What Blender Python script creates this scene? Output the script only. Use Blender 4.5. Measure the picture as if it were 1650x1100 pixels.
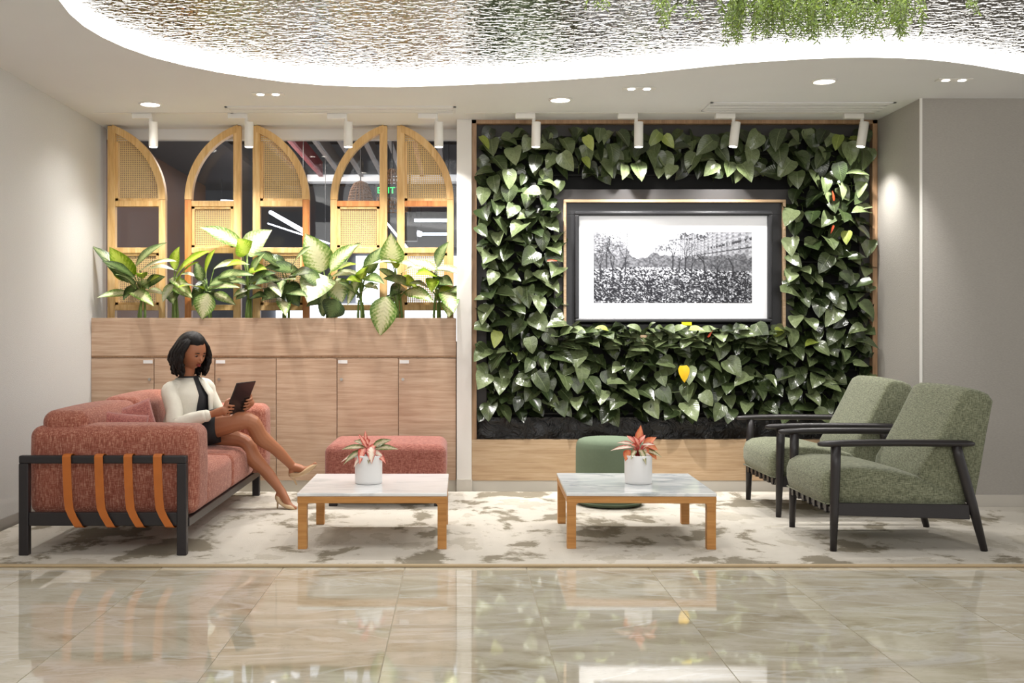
import bpy, bmesh, math, random
import numpy as np
from mathutils import Vector, Matrix, noise
from mathutils.geometry import tessellate_polygon

R = math.radians
PI = math.pi
S = bpy.context.scene
C = S.collection
for o in list(bpy.data.objects):
    bpy.data.objects.remove(o)

# ------------------------------------------------------------ camera, world, exposure
F, VX, HY, HC = 1710.0, 740.0, 535.0, 1.17
cd = bpy.data.cameras.new('camera')
cd.sensor_width = 36
cd.lens = F / 1650 * 36
cd.shift_x = (825 - VX) / 1650
cd.shift_y = -(550 - HY) / 1650
cam = bpy.data.objects.new('camera', cd)
C.objects.link(cam)
cam.location = (0, 0, HC)
cam.rotation_euler = (R(90), 0, 0)
S.camera = cam
S.view_settings.view_transform = 'Standard'
S.view_settings.look = 'None'
S.view_settings.gamma = 1
S.view_settings.use_curve_mapping = False
S.view_settings.exposure = 0.58
S.cycles.max_bounces = 7
S.cycles.diffuse_bounces = 3
S.cycles.glossy_bounces = 4
S.cycles.transparent_max_bounces = 8
S.cycles.sample_clamp_indirect = 4
S.cycles.use_denoising = True
w = bpy.data.worlds.new('world')
S.world = w
w.use_nodes = True
WB = w.node_tree.nodes['Background']
WB.inputs[0].default_value = (1.0, 0.985, 0.965, 1)
WB.inputs[1].default_value = 0.62


def area(name, loc, rot, sx, sy, power, col=(1, .98, .955)):
    l = bpy.data.lights.new(name, 'AREA')
    l.shape = 'RECTANGLE'
    l.size = sx
    l.size_y = sy
    l.energy = power
    l.color = col
    o = bpy.data.objects.new(name, l)
    C.objects.link(o)
    o.location = loc
    o.rotation_euler = rot
    return o


# soft overhead fill lights added for ambient light, no fixtures in view
area('lobby_fill', (0.4, 1.2, 2.70), (R(28), 0, 0), 5.0, 1.2, 75)
area('lounge_fill', (0.4, 5.2, 2.74), (R(8), 0, 0), 4.4, 1.6, 38)


def spot(name, loc, target, power, size=95, blend=1.0, rad=.02, col=(1, .975, .94)):
    l = bpy.data.lights.new(name, 'SPOT')
    l.energy = power
    l.spot_size = R(size)
    l.spot_blend = blend
    l.shadow_soft_size = rad
    l.color = col
    o = bpy.data.objects.new(name, l)
    C.objects.link(o)
    o.location = loc
    d = Vector(target) - Vector(loc)
    o.rotation_euler = d.to_track_quat('-Z', 'Y').to_euler()
    return o


def W(px, py, d):
    return Vector(((px - VX) / F * d, d, HC - (py - HY) / F * d))


def X(px, d):
    return (px - VX) / F * d


def Z(py, d):
    return HC - (py - HY) / F * d


# ------------------------------------------------------------ material helpers
def lin(c):
    return tuple(((v / 255) / 12.92 if v / 255 <= .04045 else ((v / 255 + .055) / 1.055) ** 2.4) for v in c) + (1,)


class NT:
    def __init__(s, name):
        m = bpy.data.materials.new(name)
        m.use_nodes = True
        s.m = m
        s.t = m.node_tree
        s.b = s.t.nodes['Principled BSDF']
        s.out = s.t.nodes['Material Output']

    def n(s, kind, **kw):
        nd = s.t.nodes.new(kind)
        for k, v in kw.items():
            if k.startswith('_'):
                setattr(nd, k[1:], v)
            else:
                nm = k.replace('__', ' ')
                nd.inputs[nm].default_value = v
        return nd

    def l(s, a, b):
        s.t.links.new(a, b)

    def coord(s, scale=(1, 1, 1), kind='Object', off=None, rot=(0, 0, 0)):
        tc = s.n('ShaderNodeTexCoord')
        mp = s.n('ShaderNodeMapping')
        mp.inputs['Scale'].default_value = scale
        mp.inputs['Rotation'].default_value = rot
        s.l(tc.outputs[kind], mp.inputs['Vector'])
        if off is not None:
            s.l(off, mp.inputs['Location'])
        return mp.outputs[0]

    def noise(s, vec, scale=5, detail=3, rough=.5, dist=0):
        nd = s.n('ShaderNodeTexNoise', Scale=scale, Detail=detail, Roughness=rough, Distortion=dist)
        s.l(vec, nd.inputs['Vector'])
        return nd.outputs['Fac']

    def ramp(s, fac, stops, interp='LINEAR'):
        nd = s.n('ShaderNodeValToRGB')
        nd.color_ramp.interpolation = interp
        e = nd.color_ramp.elements
        while len(e) < len(stops):
            e.new(.5)
        for i, (p, c) in enumerate(stops):
            e[i].position = p
            e[i].color = c if len(c) == 4 else lin(c)
        s.l(fac, nd.inputs[0])
        return nd.outputs[0]

    def mix(s, f, a, b, mode='MIX'):
        nd = s.n('ShaderNodeMix', _data_type='RGBA', _blend_type=mode)
        for v, i in ((f, 0), (a, 6), (b, 7)):
            if hasattr(v, 'links'):
                s.l(v, nd.inputs[i])
            else:
                nd.inputs[i].default_value = v
        return nd.outputs[2]

    def math(s, op, a, b=0.0):
        nd = s.n('ShaderNodeMath', _operation=op)
        for v, i in ((a, 0), (b, 1)):
            if hasattr(v, 'links'):
                s.l(v, nd.inputs[i])
            else:
                nd.inputs[i].default_value = v
        return nd.outputs[0]

    def bump(s, h, strength=.3, dist=.01):
        nd = s.n('ShaderNodeBump', Strength=strength, Distance=dist)
        s.l(h, nd.inputs['Height'])
        s.l(nd.outputs[0], s.b.inputs['Normal'])

    def set(s, **kw):
        for k, v in kw.items():
            i = s.b.inputs[k.replace('__', ' ')]
            if hasattr(v, 'links'):
                s.l(v, i)
            else:
                i.default_value = v
        return s.m


def plain(name, c, rough=.5, metal=0, spec=.5, var=0.06, nscale=6, bump=0):
    t = NT(name)
    v = t.coord()
    f = t.noise(v, nscale, 3)
    col = t.mix(f, tuple(x * (1 - var) for x in lin(c)[:3]) + (1,), tuple(min(1, x * (1 + var)) for x in lin(c)[:3]) + (1,))
    t.set(Base__Color=col, Roughness=rough, Metallic=metal)
    t.b.inputs['Specular IOR Level'].default_value = spec
    if bump:
        t.bump(t.noise(v, 220, 2), bump, .002)
    return t.m


def emit(name, c, strength):
    t = NT(name)
    t.set(Base__Color=lin(c), Roughness=.5)
    t.b.inputs['Emission Color'].default_value = lin(c)
    t.b.inputs['Emission Strength'].default_value = strength
    return t.m


def wood(name, dark, mid, light, axis=2, rough=.45, fine=1.0):
    t = NT(name)
    oi = t.n('ShaderNodeObjectInfo')
    cx = t.n('ShaderNodeCombineXYZ')
    t.l(t.math('MULTIPLY', oi.outputs['Random'], 13), cx.inputs[0])
    t.l(t.math('MULTIPLY', oi.outputs['Random'], 7), cx.inputs[2])
    sc = [1.0, 1.0, 1.0]
    for i in range(3):
        sc[i] = 1.1 if i == (0 if axis == 2 else 2) else 13.0 * fine
    v = t.coord(tuple(sc), off=cx.outputs[0])
    a = t.noise(v, 2.2, 5, .62, .5)
    v2 = t.coord(tuple(x * (1 if x < 2 else 2.2) for x in sc), off=cx.outputs[0])
    b = t.noise(v2, 5.5, 3, .7)
    f = t.math('ADD', t.math('MULTIPLY', a, .65), t.math('MULTIPLY', b, .35))
    col = t.ramp(f, [(.33, dark), (.5, mid), (.66, light)])
    t.set(Base__Color=col, Roughness=rough)
    t.bump(b, .12, .002)
    return t.m


def fabric(name, c_dark, c_mid, c_light, sx=90, rough=.95, vert=True):
    t = NT(name)
    v1 = t.coord((sx * 2.6, sx * 2.6, sx * (.32 if vert else .7)))
    v2 = t.coord((sx * .5, sx * .5, sx * 3.0))
    a = t.noise(v1, 1, 2, .6)
    b = t.noise(v2, 1, 2, .6)
    f = t.math('ADD', t.math('MULTIPLY', a, .6 if vert else .45), t.math('MULTIPLY', b, .4 if vert else .55))
    col = t.ramp(f, [(.38, c_dark), (.5, c_mid), (.64, c_light)])
    t.set(Base__Color=col, Roughness=rough)
    t.b.inputs['Sheen Weight'].default_value = .15
    t.bump(f, .5, .003)
    return t.m


def leafmat(name, edge, mid, vein, mode='green', rough=.28, hue=.0, trans=.0):
    t = NT(name)
    uv = t.n('ShaderNodeTexCoord').outputs['UV']
    sp = t.n('ShaderNodeSeparateXYZ')
    t.l(uv, sp.inputs[0])
    u, v = sp.outputs[0], sp.outputs[1]
    av = t.math('ABSOLUTE', t.math('SUBTRACT', v, .5))
    av2 = t.math('MULTIPLY', av, 2)
    geo = t.n('ShaderNodeNewGeometry')
    oi = t.n('ShaderNodeObjectInfo')
    rnd = t.math('FRACT', t.math('ADD', geo.outputs['Random Per Island'], t.math('MULTIPLY', oi.outputs['Random'], 7.3)))
    ob = t.coord()
    n = t.noise(ob, 45 if mode == 'green' else 60, 4, .6)
    # herringbone veins
    ph = t.math('SINE', t.math('MULTIPLY', t.math('SUBTRACT', u, t.math('MULTIPLY', av2, .28)), 62))
    if mode == 'green':
        f = t.math('ADD', t.math('MULTIPLY', n, .5), t.math('MULTIPLY', rnd, .6))
        base = t.ramp(f, [(.25, edge), (.6, mid), (.95, vein)])
        line = t.math('LESS_THAN', av2, .05)
        base = t.mix(t.math('MULTIPLY', line, .5), base, lin(vein))
        base = t.mix(t.math('MULTIPLY', t.math('GREATER_THAN', ph, .82), .10), base, lin(vein))
    else:
        k = t.math('ADD', t.math('MULTIPLY', av2, .9), t.math('MULTIPLY', t.math('SUBTRACT', n, .5), 1.1))
        k = t.math('ADD', k, t.math('MULTIPLY', ph, .10))
        base = t.ramp(k, [(.25, vein), (.5, mid), (.82, edge)])
    t.set(Base__Color=base, Roughness=rough)
    if mode == 'green':
        t.b.inputs['Coat Weight'].default_value = .5
        t.b.inputs['Coat Roughness'].default_value = .3
    if trans:
        tr = t.n('ShaderNodeBsdfTranslucent')
        t.l(base, tr.inputs[0])
        mx = t.n('ShaderNodeMixShader')
        mx.inputs[0].default_value = trans
        t.l(t.b.outputs[0], mx.inputs[1])
        t.l(tr.outputs[0], mx.inputs[2])
        t.l(mx.outputs[0], t.out.inputs[0])
    t.bump(ph, .15, .002)
    return t.m


M = {}
M['wall_l'] = NT('wallpaper_light')
t = M['wall_l']
v = t.coord((60, 60, 240))
h = t.noise(v, 1, 3)
t.set(Base__Color=t.mix(h, lin((202, 201, 198)), lin((217, 216, 213))), Roughness=.85)
t.bump(h, .35, .004)
M['wall_l'] = t.m
t = NT('wallpaper_grey')
h = t.noise(t.coord((60, 60, 240)), 1, 3)
t.set(Base__Color=t.mix(h, lin((158, 153, 146)), lin((178, 173, 166))), Roughness=.85)
t.bump(h, .3, .004)
M['wall_g'] = t.m
M['ceiling'] = plain('ceiling_paint', (232, 232, 232), .9, var=.02, nscale=3)
M['column'] = plain('column_paint', (228, 224, 218), .7, var=.02)
M['cabwood'] = wood('cabinet_oak', (166, 134, 108), (190, 160, 134), (206, 180, 156), fine=1.7)
M['lowwood'] = wood('panel_oak', (166, 134, 102), (192, 162, 128), (208, 182, 150), fine=1.7)
M['trimwood'] = wood('trim_oak', (146, 110, 80), (172, 136, 102), (192, 158, 124), axis=0)
M['pine'] = wood('pine_wood', (196, 148, 84), (222, 180, 118), (236, 202, 146), axis=0, fine=.8)
M['pine_orange'] = wood('pine_orange', (178, 104, 48), (206, 132, 70), (222, 156, 92), axis=0, fine=.8)
M['tablewood'] = wood('table_beech', (172, 116, 56), (194, 136, 72), (208, 154, 90), axis=2)
M['cane'] = plain('cane_weave', (222, 190, 134), .6, var=.12, nscale=40)
M['plinth'] = plain('plinth_grey', (196, 190, 180), .4, var=.04)
M['plinth_dark'] = plain('baseboard_metal', (150, 145, 140), .3, metal=.3, var=.04)
M['white'] = plain('white_enamel', (235, 232, 226), .35, var=.01)
M['black'] = plain('black_frame', (42, 42, 45), .42, var=.1)
M['charcoal'] = plain('charcoal_board', (62, 60, 60), .6, var=.12, nscale=3)
M['felt'] = plain('black_felt', (24, 24, 24), .9, var=.3, nscale=14)
t = NT('black_liner')
h = t.noise(t.coord((1, 1, 1)), 9, 4, .6, .8)
t.set(Base__Color=lin((26, 26, 28)), Roughness=.38)
t.bump(h, .9, .06)
M['liner'] = t.m
M['darkmetal'] = plain('dark_steel', (44, 40, 42), .38, metal=.2, var=.06)
M['blackwood'] = plain('black_stained_wood', (40, 36, 37), .38, var=.12, nscale=20)
M['leather'] = plain('tan_leather', (186, 102, 34), .5, var=.12, nscale=18, bump=.15)
M['sofa'] = fabric('terracotta_weave', (130, 70, 54), (158, 90, 72), (196, 144, 122))
M['sofa2'] = fabric('terracotta_cushion', (122, 62, 58), (150, 84, 76), (176, 112, 100))
M['ottoman'] = fabric('ottoman_weave', (124, 66, 56), (150, 88, 76), (176, 118, 104), vert=False)
M['green'] = fabric('sage_weave', (84, 87, 68), (118, 121, 97), (148, 151, 126), vert=False)
M['pouf'] = plain('pouf_felt', (104, 118, 96), .95, var=.07, nscale=60, bump=.3)
M['pot'] = plain('white_ceramic', (232, 230, 228), .3, var=.01)
M['soil'] = plain('soil', (46, 34, 26), .95, var=.4, nscale=60, bump=.4)
M['skin'] = plain('skin', (166, 108, 76), .5, var=.05, nscale=8)
M['legskin'] = M['skin']
M['jacket'] = plain('cream_knit', (222, 217, 203), .9, var=.05, nscale=60, bump=.3)
M['blackcloth'] = plain('black_cloth', (28, 28, 32), .8, var=.15, nscale=20)
t = NT('dark_hair')
h = t.noise(t.coord((60, 60, 6)), 3, 3)
t.set(Base__Color=t.mix(h, lin((9, 7, 7)), lin((30, 22, 20))), Roughness=.55)
t.b.inputs['Specular IOR Level'].default_value = .25
t.bump(h, .5, .004)
M['hair'] = t.m
M['shoe'] = plain('nude_patent_leather', (206, 178, 142), .2, var=.03)
M['lip'] = plain('lips', (138, 52, 46), .4)
M['eyew'] = plain('eye_white', (220, 214, 208), .3)
M['tablet'] = plain('tablet_shell', (34, 30, 32), .22, var=.1)
M['lampglow'] = emit('lamp_glow', (255, 248, 235), 14)
M['cove'] = emit('cove_light', (255, 251, 245), 3.8)
M['label'] = plain('label_white', (240, 240, 240), .4, var=.0)
M['ink'] = plain('label_ink', (90, 90, 92), .6)
M['yellow'] = plain('yellow_sticker', (232, 214, 20), .5)
M['silver'] = plain('brushed_metal', (190, 186, 180), .3, metal=.9)

# marble floor
t = NT('polished_marble')
oi = t.n('ShaderNodeObjectInfo')
cx = t.n('ShaderNodeCombineXYZ')
t.l(t.math('MULTIPLY', oi.outputs['Random'], 31), cx.inputs[0])
t.l(t.math('MULTIPLY', oi.outputs['Random'], 17), cx.inputs[1])
v = t.coord((1.0, 2.0, 1), off=cx.outputs[0], rot=(0, 0, R(24)))
a = t.noise(v, 1.5, 6, .6, 1.0)
v2 = t.coord((.7, 2.4, 1), off=cx.outputs[0], rot=(0, 0, R(-32)))
b = t.noise(v2, 1.3, 5, .55, 1.4)
col = t.ramp(a, [(.3, (176, 165, 138)), (.45, (208, 199, 177)), (.6, (225, 218, 201)), (.75, (200, 190, 165))])
line = t.ramp(t.math('ABSOLUTE', t.math('SUBTRACT', b, .5)), [(.0, (255, 255, 255)), (.035, (0, 0, 0)), (1, (0, 0, 0))])
col = t.mix(t.math('MULTIPLY', line, .75), col, lin((232, 229, 220)))
c3 = t.noise(t.coord((1, 5, 1), off=cx.outputs[0], rot=(0, 0, R(12))), 3.5, 5, .6, .6)
line2 = t.ramp(t.math('ABSOLUTE', t.math('SUBTRACT', c3, .52)), [(.0, (255, 255, 255)), (.014, (0, 0, 0)), (1, (0, 0, 0))])
col = t.mix(t.math('MULTIPLY', line2, .2), col, lin((132, 116, 90)))
t.set(Base__Color=col, Roughness=.04)
t.b.inputs['IOR'].default_value = 1.65
t.b.inputs['Coat Weight'].default_value = .4
t.b.inputs['Coat Roughness'].default_value = .03
M['marble'] = t.m
M['grout'] = plain('floor_grout', (206, 198, 178), .4)
# table marble
t = NT('carrara_marble')
v = t.coord((1, 2.6, 1), rot=(0, 0, R(-20)))
a = t.noise(v, 3.2, 6, .62, 1.3)
oi = t.n('ShaderNodeObjectInfo')
b = t.noise(v, 1.2, 4, .6, 1.0)
col = t.ramp(a, [(.34, (176, 182, 186)), (.46, (222, 225, 226)), (.52, (240, 240, 240)), (.7, (236, 237, 238))])
col = t.mix(t.ramp(b, [(.35, (255, 255, 255)), (.55, (0, 0, 0))]), col, lin((206, 211, 214)))
t.set(Base__Color=col, Roughness=.12)
M['carrara'] = t.m
t = NT('carrara_pale')
a = t.noise(t.coord((1, 2.6, 1), rot=(0, 0, R(-10))), 2.6, 5, .6, 1)
t.set(Base__Color=t.ramp(a, [(.3, (206, 209, 212)), (.48, (238, 238, 238)), (.7, (243, 243, 243))]), Roughness=.14)
M['carrara_pale'] = t.m
# rug
t = NT('patterned_rug')
v = t.coord((1.2, .85, 1))
a = t.noise(v, 1.9, 7, .62, .25)
v2 = t.coord((3, 30, 1))
b = t.noise(v2, 2.2, 3, .6)
c2 = t.noise(t.coord((140, 140, 1)), 1, 2)
aa = t.math('ADD', a, t.math('MULTIPLY', t.math('SUBTRACT', b, .5), .10))
col = t.ramp(aa, [(.0, (112, 104, 88)), (.432, (128, 120, 103)), (.436, (172, 165, 151)), (.456, (178, 171, 157)), (.46, (202, 196, 185)), (.575, (207, 201, 190)), (.58, (186, 179, 165)), (.68, (198, 191, 178))])
col = t.mix(t.math('MULTIPLY', b, .22), col, lin((188, 176, 156)))
t.set(Base__Color=col, Roughness=.95)
t.bump(c2, .5, .004)
M['rug'] = t.m
M['rugedge'] = plain('rug_binding', (188, 166, 132), .9, var=.05)
# rippled mirror steel
t = NT('rippled_steel')
v = t.coord((.85, 1.25, 1))
a = t.noise(v, 23, 2, .5, .8)
t.set(Base__Color=(.20, .197, .19, 1), Metallic=1.0, Roughness=.05)
t.bump(a, 1.0, .0072)
M['ripple'] = t.m
# glass pane: clear sheet with reflection by angle
t = NT('clear_glass')
tr = t.n('ShaderNodeBsdfTransparent')
tr.inputs[0].default_value = (.93, .94, .95, 1)
gl = t.n('ShaderNodeBsdfGlossy')
gl.inputs['Roughness'].default_value = .01
fr = t.n('ShaderNodeFresnel', IOR=1.45)
mx = t.n('ShaderNodeMixShader')
t.l(t.math('MULTIPLY', fr.outputs[0], .45), mx.inputs[0])
t.l(tr.outputs[0], mx.inputs[1])
t.l(gl.outputs[0], mx.inputs[2])
t.l(mx.outputs[0], t.out.inputs[0])
M['glass'] = t.m

# ------------------------------------------------------------ mesh helpers


class MB:
    def __init__(s):
        s.v, s.f, s.uv, s.mi = [], [], {}, []
        s.cur = 0

    def add(s, vs, fs, uvs=None, M4=None):
        k = len(s.v)
        for p in vs:
            p = Vector(p)
            s.v.append(tuple(M4 @ p) if M4 is not None else tuple(p))
        if uvs:
            for i, q in enumerate(uvs):
                s.uv[k + i] = q
        for f in fs:
            s.f.append(tuple(i + k for i in f))
            s.mi.append(s.cur)

    def box(s, x0, x1, y0, y1, z0, z1):
        s.add([(x0, y0, z0), (x1, y0, z0), (x1, y1, z0), (x0, y1, z0), (x0, y0, z1), (x1, y0, z1), (x1, y1, z1), (x0, y1, z1)],
              [(0, 3, 2, 1), (4, 5, 6, 7), (0, 1, 5, 4), (1, 2, 6, 5), (2, 3, 7, 6), (3, 0, 4, 7)])

    def rbox(s, x0, x1, y0, y1, z0, z1, r=.03, bulge=(0, 0, 0), n=5):
        """rounded, optionally bulging, box"""
        c = Vector(((x0 + x1) / 2, (y0 + y1) / 2, (z0 + z1) / 2))
        h = Vector((abs(x1 - x0) / 2, abs(y1 - y0) / 2, abs(z1 - z0) / 2))
        r = min(r, h.x * .999, h.y * .999, h.z * .999)

        def samp(hh):
            i = hh - r
            e = [r * k for k in (0, .2, .414, .68, 1)]
            a = [-(i + q) for q in reversed(e)]
            m = [-i + 2 * i * k / n for k in range(1, n)]
            return a + m + [i + q for q in e]
        for ax in range(3):
            for sg in (-1, 1):
                u, v_ = [(1, 2), (2, 0), (0, 1)][ax]
                su, sv = samp(h[u]), samp(h[v_])
                vs, fs = [], []
                for a in su:
                    for b in sv:
                        p = Vector((0, 0, 0))
                        p[ax] = sg * h[ax]
                        p[u] = a
                        p[v_] = b
                        q = Vector([max(-(h[i] - r), min(h[i] - r, p[i])) for i in range(3)])
                        d = (p - q)
                        pos = q + (d.normalized() * r if d.length > 1e-9 else d)
                        ca = max(0, 1 - (a / h[u]) ** 2)
                        cb = max(0, 1 - (b / h[v_]) ** 2)
                        pos[ax] += sg * bulge[ax] * ca * cb
                        vs.append(pos + c)
                nv = len(sv)
                for i in range(len(su) - 1):
                    for j in range(nv - 1):
                        q = (i * nv + j, (i + 1) * nv + j, (i + 1) * nv + j + 1, i * nv + j + 1)
                        fs.append(q if sg > 0 else q[::-1])
                s.add(vs, fs)

    def prism(s, prof, y0, y1, axis='y'):
        """profile in xz extruded along y (or xy profile along z)"""
        n = len(prof)
        if axis == 'y':
            vs = [(p[0], y0, p[1]) for p in prof] + [(p[0], y1, p[1]) for p in prof]
        elif axis == 'z':
            vs = [(p[0], p[1], y0) for p in prof] + [(p[0], p[1], y1) for p in prof]
        else:
            vs = [(y0, p[0], p[1]) for p in prof] + [(y1, p[0], p[1]) for p in prof]
        fs = [tuple(range(n)), tuple(range(2 * n - 1, n - 1, -1))]
        for i in range(n):
            j = (i + 1) % n
            fs.append((i, i + n, j + n, j))
        s.add(vs, fs)

    def tube(s, pts, rad, n=10, cap=True, flat=(1, 1), up=None):
        pts = [Vector(p) for p in pts]
        if not hasattr(rad, '__len__'):
            rad = [rad] * len(pts)
        k = len(pts)
        vs, fs = [], []
        prev = None
        for i, p in enumerate(pts):
            d = (pts[min(i + 1, k - 1)] - pts[max(i - 1, 0)])
            d = d.normalized() if d.length > 1e-9 else Vector((0, 0, 1))
            if prev is None:
                a = Vector(up) if up else (Vector((0, 0, 1)) if abs(d.z) < .9 else Vector((1, 0, 0)))
            else:
                a = prev
            b = d.cross(a).normalized()
            a = b.cross(d).normalized()
            prev = a
            for j in range(n):
                th = 2 * PI * j / n
                vs.append(p + a * math.cos(th) * rad[i] * flat[0] + b * math.sin(th) * rad[i] * flat[1])
        for i in range(k - 1):
            for j in range(n):
                j2 = (j + 1) % n
                fs.append((i * n + j, (i + 1) * n + j, (i + 1) * n + j2, i * n + j2))
        if cap:
            fs.append(tuple(range(n)))
            fs.append(tuple(range(k * n - 1, (k - 1) * n - 1, -1)))
        s.add(vs, fs)

    def lathe(s, prof, n=32, c=(0, 0, 0)):
        vs, fs = [], []
        for r_, z in prof:
            for j in range(n):
                th = 2 * PI * j / n
                vs.append((c[0] + r_ * math.cos(th), c[1] + r_ * math.sin(th), c[2] + z))
        k = len(prof)
        for i in range(k - 1):
            for j in range(n):
                j2 = (j + 1) % n
                fs.append((i * n + j, i * n + j2, (i + 1) * n + j2, (i + 1) * n + j))
        fs.append(tuple(range(n - 1, -1, -1)))
        fs.append(tuple(range((k - 1) * n, k * n)))
        s.add(vs, fs)

    def ell(s, c, r, n=16, m=10, M4=None):
        vs, fs = [], []
        for i in range(m + 1):
            ph = PI * i / m
            for j in range(n):
                th = 2 * PI * j / n
                vs.append(Vector((r[0] * math.sin(ph) * math.cos(th), r[1] * math.sin(ph) * math.sin(th), r[2] * math.cos(ph))))
        if M4 is not None:
            vs = [M4 @ q for q in vs]
        vs = [q + Vector(c) for q in vs]
        for i in range(m):
            for j in range(n):
                j2 = (j + 1) % n
                fs.append((i * n + j, (i + 1) * n + j, (i + 1) * n + j2, i * n + j2))
        s.add(vs, fs)

    def mesh(s, name, mats, smooth=False):
        me = bpy.data.meshes.new(name)
        me.from_pydata(s.v, [], s.f)
        for m_ in (mats if isinstance(mats, (list, tuple)) else [mats]):
            me.materials.append(m_)
        if any(s.mi):
            me.polygons.foreach_set('material_index', s.mi)
        if s.uv:
            ul = me.uv_layers.new(name='UVMap')
            lv = np.empty(len(me.loops), dtype=np.int32)
            me.loops.foreach_get('vertex_index', lv)
            tab = np.full((len(s.v), 2), .5, dtype=np.float32)
            for k_, q in s.uv.items():
                tab[k_] = q
            ul.data.foreach_set('uv', tab[lv].ravel())
        if smooth:
            me.polygons.foreach_set('use_smooth', [True] * len(me.polygons))
        me.update()
        return me

    def build(s, name, mats, parent=None, smooth=False, bevel=0, seg=2, weld=False, loc=None, autos=None):
        me = s.mesh(name, mats, smooth)
        o = bpy.data.objects.new(name, me)
        C.objects.link(o)
        if parent is not None:
            o.parent = parent
        if loc is not None:
            o.location = loc
        if weld:
            bm = bmesh.new()
            bm.from_mesh(me)
            bmesh.ops.remove_doubles(bm, verts=bm.verts, dist=.0004)
            bm.to_mesh(me)
            bm.free()
        if bevel:
            md = o.modifiers.new('bevel', 'BEVEL')
            md.width = bevel
            md.segments = seg
            md.limit_method = 'ANGLE'
            md.angle_limit = R(35)
        return o


def one(fn, name, mats, parent=None, **kw):
    m = MB()
    fn(m)
    return m.build(name, mats, parent, **kw)


def tag(o, label=None, cat=None, group=None, kind=None):
    if label:
        o['label'] = label
    if cat:
        o['category'] = cat
    if group:
        o['group'] = group
    if kind:
        o['kind'] = kind
    return o


def thing(name, label, cat, loc=(0, 0, 0), rz=0, group=None):
    o = bpy.data.objects.new(name, None)
    o.empty_display_size = .1
    C.objects.link(o)
    o.location = loc
    o.rotation_euler = (0, 0, rz)
    return tag(o, label, cat, group)


def bx(name, mat, parent, b, bevel=.002, **kw):
    m = MB()
    m.box(*b)
    return m.build(name, mat, parent, bevel=bevel, **kw)


def copy_tree(o, parent=None):
    c = o.copy()
    C.objects.link(c)
    if parent is not None:
        c.parent = parent
    for ch in o.children:
        copy_tree(ch, c)
    return c


def leafgeo(L, Wd, droop=.25, fold=.25, shape='ovate', nl=7, wav=0.0, seed=0):
    """leaf along +x, normal +z ; returns verts, faces, uvs"""
    rnd = random.Random(seed)
    vs, fs, uv = [], [], []
    cols = [-1, -.55, 0, .55, 1]
    ph = rnd.random() * 6
    for i in range(nl + 1):
        u = i / nl
        if shape == 'heart':
            wv = (math.sin(PI * min(1, u * .93 + .07) ** .62)) ** .8
        elif shape == 'lance':
            wv = math.sin(PI * u ** .8) ** 1.1
        else:
            wv = math.sin(PI * min(1, u * .97 + .03) ** .75) ** .9
        if i == nl:
            wv = 0.01
        wv = max(wv, .01)
        ang = droop * u * 2
        x = L * (math.sin(ang) / (droop * 2) if abs(droop) > 1e-4 else u)
        z = -L * ((1 - math.cos(ang)) / (droop * 2) if abs(droop) > 1e-4 else 0)
        for c_ in cols:
            yy = c_ * wv * Wd / 2
            zz = z + abs(yy) * fold + wav * Wd * math.sin(u * 9 + ph + c_ * 2) * abs(c_)
            vs.append((x, yy, zz))
            uv.append((u, .5 + c_ * .5))
    n = len(cols)
    for i in range(nl):
        for j in range(n - 1):
            fs.append((i * n + j, (i + 1) * n + j, (i + 1) * n + j + 1, i * n + j + 1))
    return vs, fs, uv


def frame_m(loc, d, nrm):
    """matrix whose x axis is d and z axis near nrm"""
    x = Vector(d).normalized()
    z = Vector(nrm)
    z = (z - x * z.dot(x))
    if z.length < 1e-4:
        z = x.orthogonal()
    z.normalize()
    y = z.cross(x)
    m = Matrix((x, y, z)).transposed().to_4x4()
    m.translation = Vector(loc)
    return m


# ============================================================ SETTING
CZ = 2.726       # soffit height
BW = 7.78        # plane of the cabinets and the panel wall
LX, RX = -2.70, 3.07

# floor: tiles are parts
fl = one(lambda m: m.box(-4.8, 7.2, -4.0, 8.3, -.06, -.004), 'floor', M['grout'])
tag(fl, kind='structure')
tm = MB()
tm.box(0, .6, 0, 1.2, -.02, 0)
tme = tm.mesh('tile', M['marble'])
ty0, tx0 = 3.885 - 1.203 * 4, -.27 - .604 * 7
for j in range(5):
    for i in range(-0, 17):
        if j == 4 and False:
            continue
        o = bpy.data.objects.new('tile', tme)
        C.objects.link(o)
        o.parent = fl
        o.location = (tx0 + i * .604 + .002, ty0 + (j) * 1.203 + 1.203 * 0 + .0015, 0)
        o.rotation_euler = (0, 0, 0)
for j in range(5, 7):
    for i in range(17):
        o = bpy.data.objects.new('tile', tme)
        C.objects.link(o)
        o.parent = fl
        o.location = (tx0 + i * .604 + .002, ty0 + j * 1.203 + .0015, 0)

# rug
rug = thing('rug', 'large cream rug with taupe patches under the seating', 'rug', (0, 0, 0))
one(lambda m: (m.rbox(LX + .03, RX - .03, 5.30, 7.72, .0005, .012, r=.005, n=2), m.rbox(RX - .04, 4.9, 5.30, 7.04, .0005, .012, r=.005, n=2)), 'pile', M['rug'], rug)
one(lambda m: m.rbox(LX + .03, 4.9, 5.275, 5.302, .0005, .014, r=.006, n=2), 'binding', M['rugedge'], rug)

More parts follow.
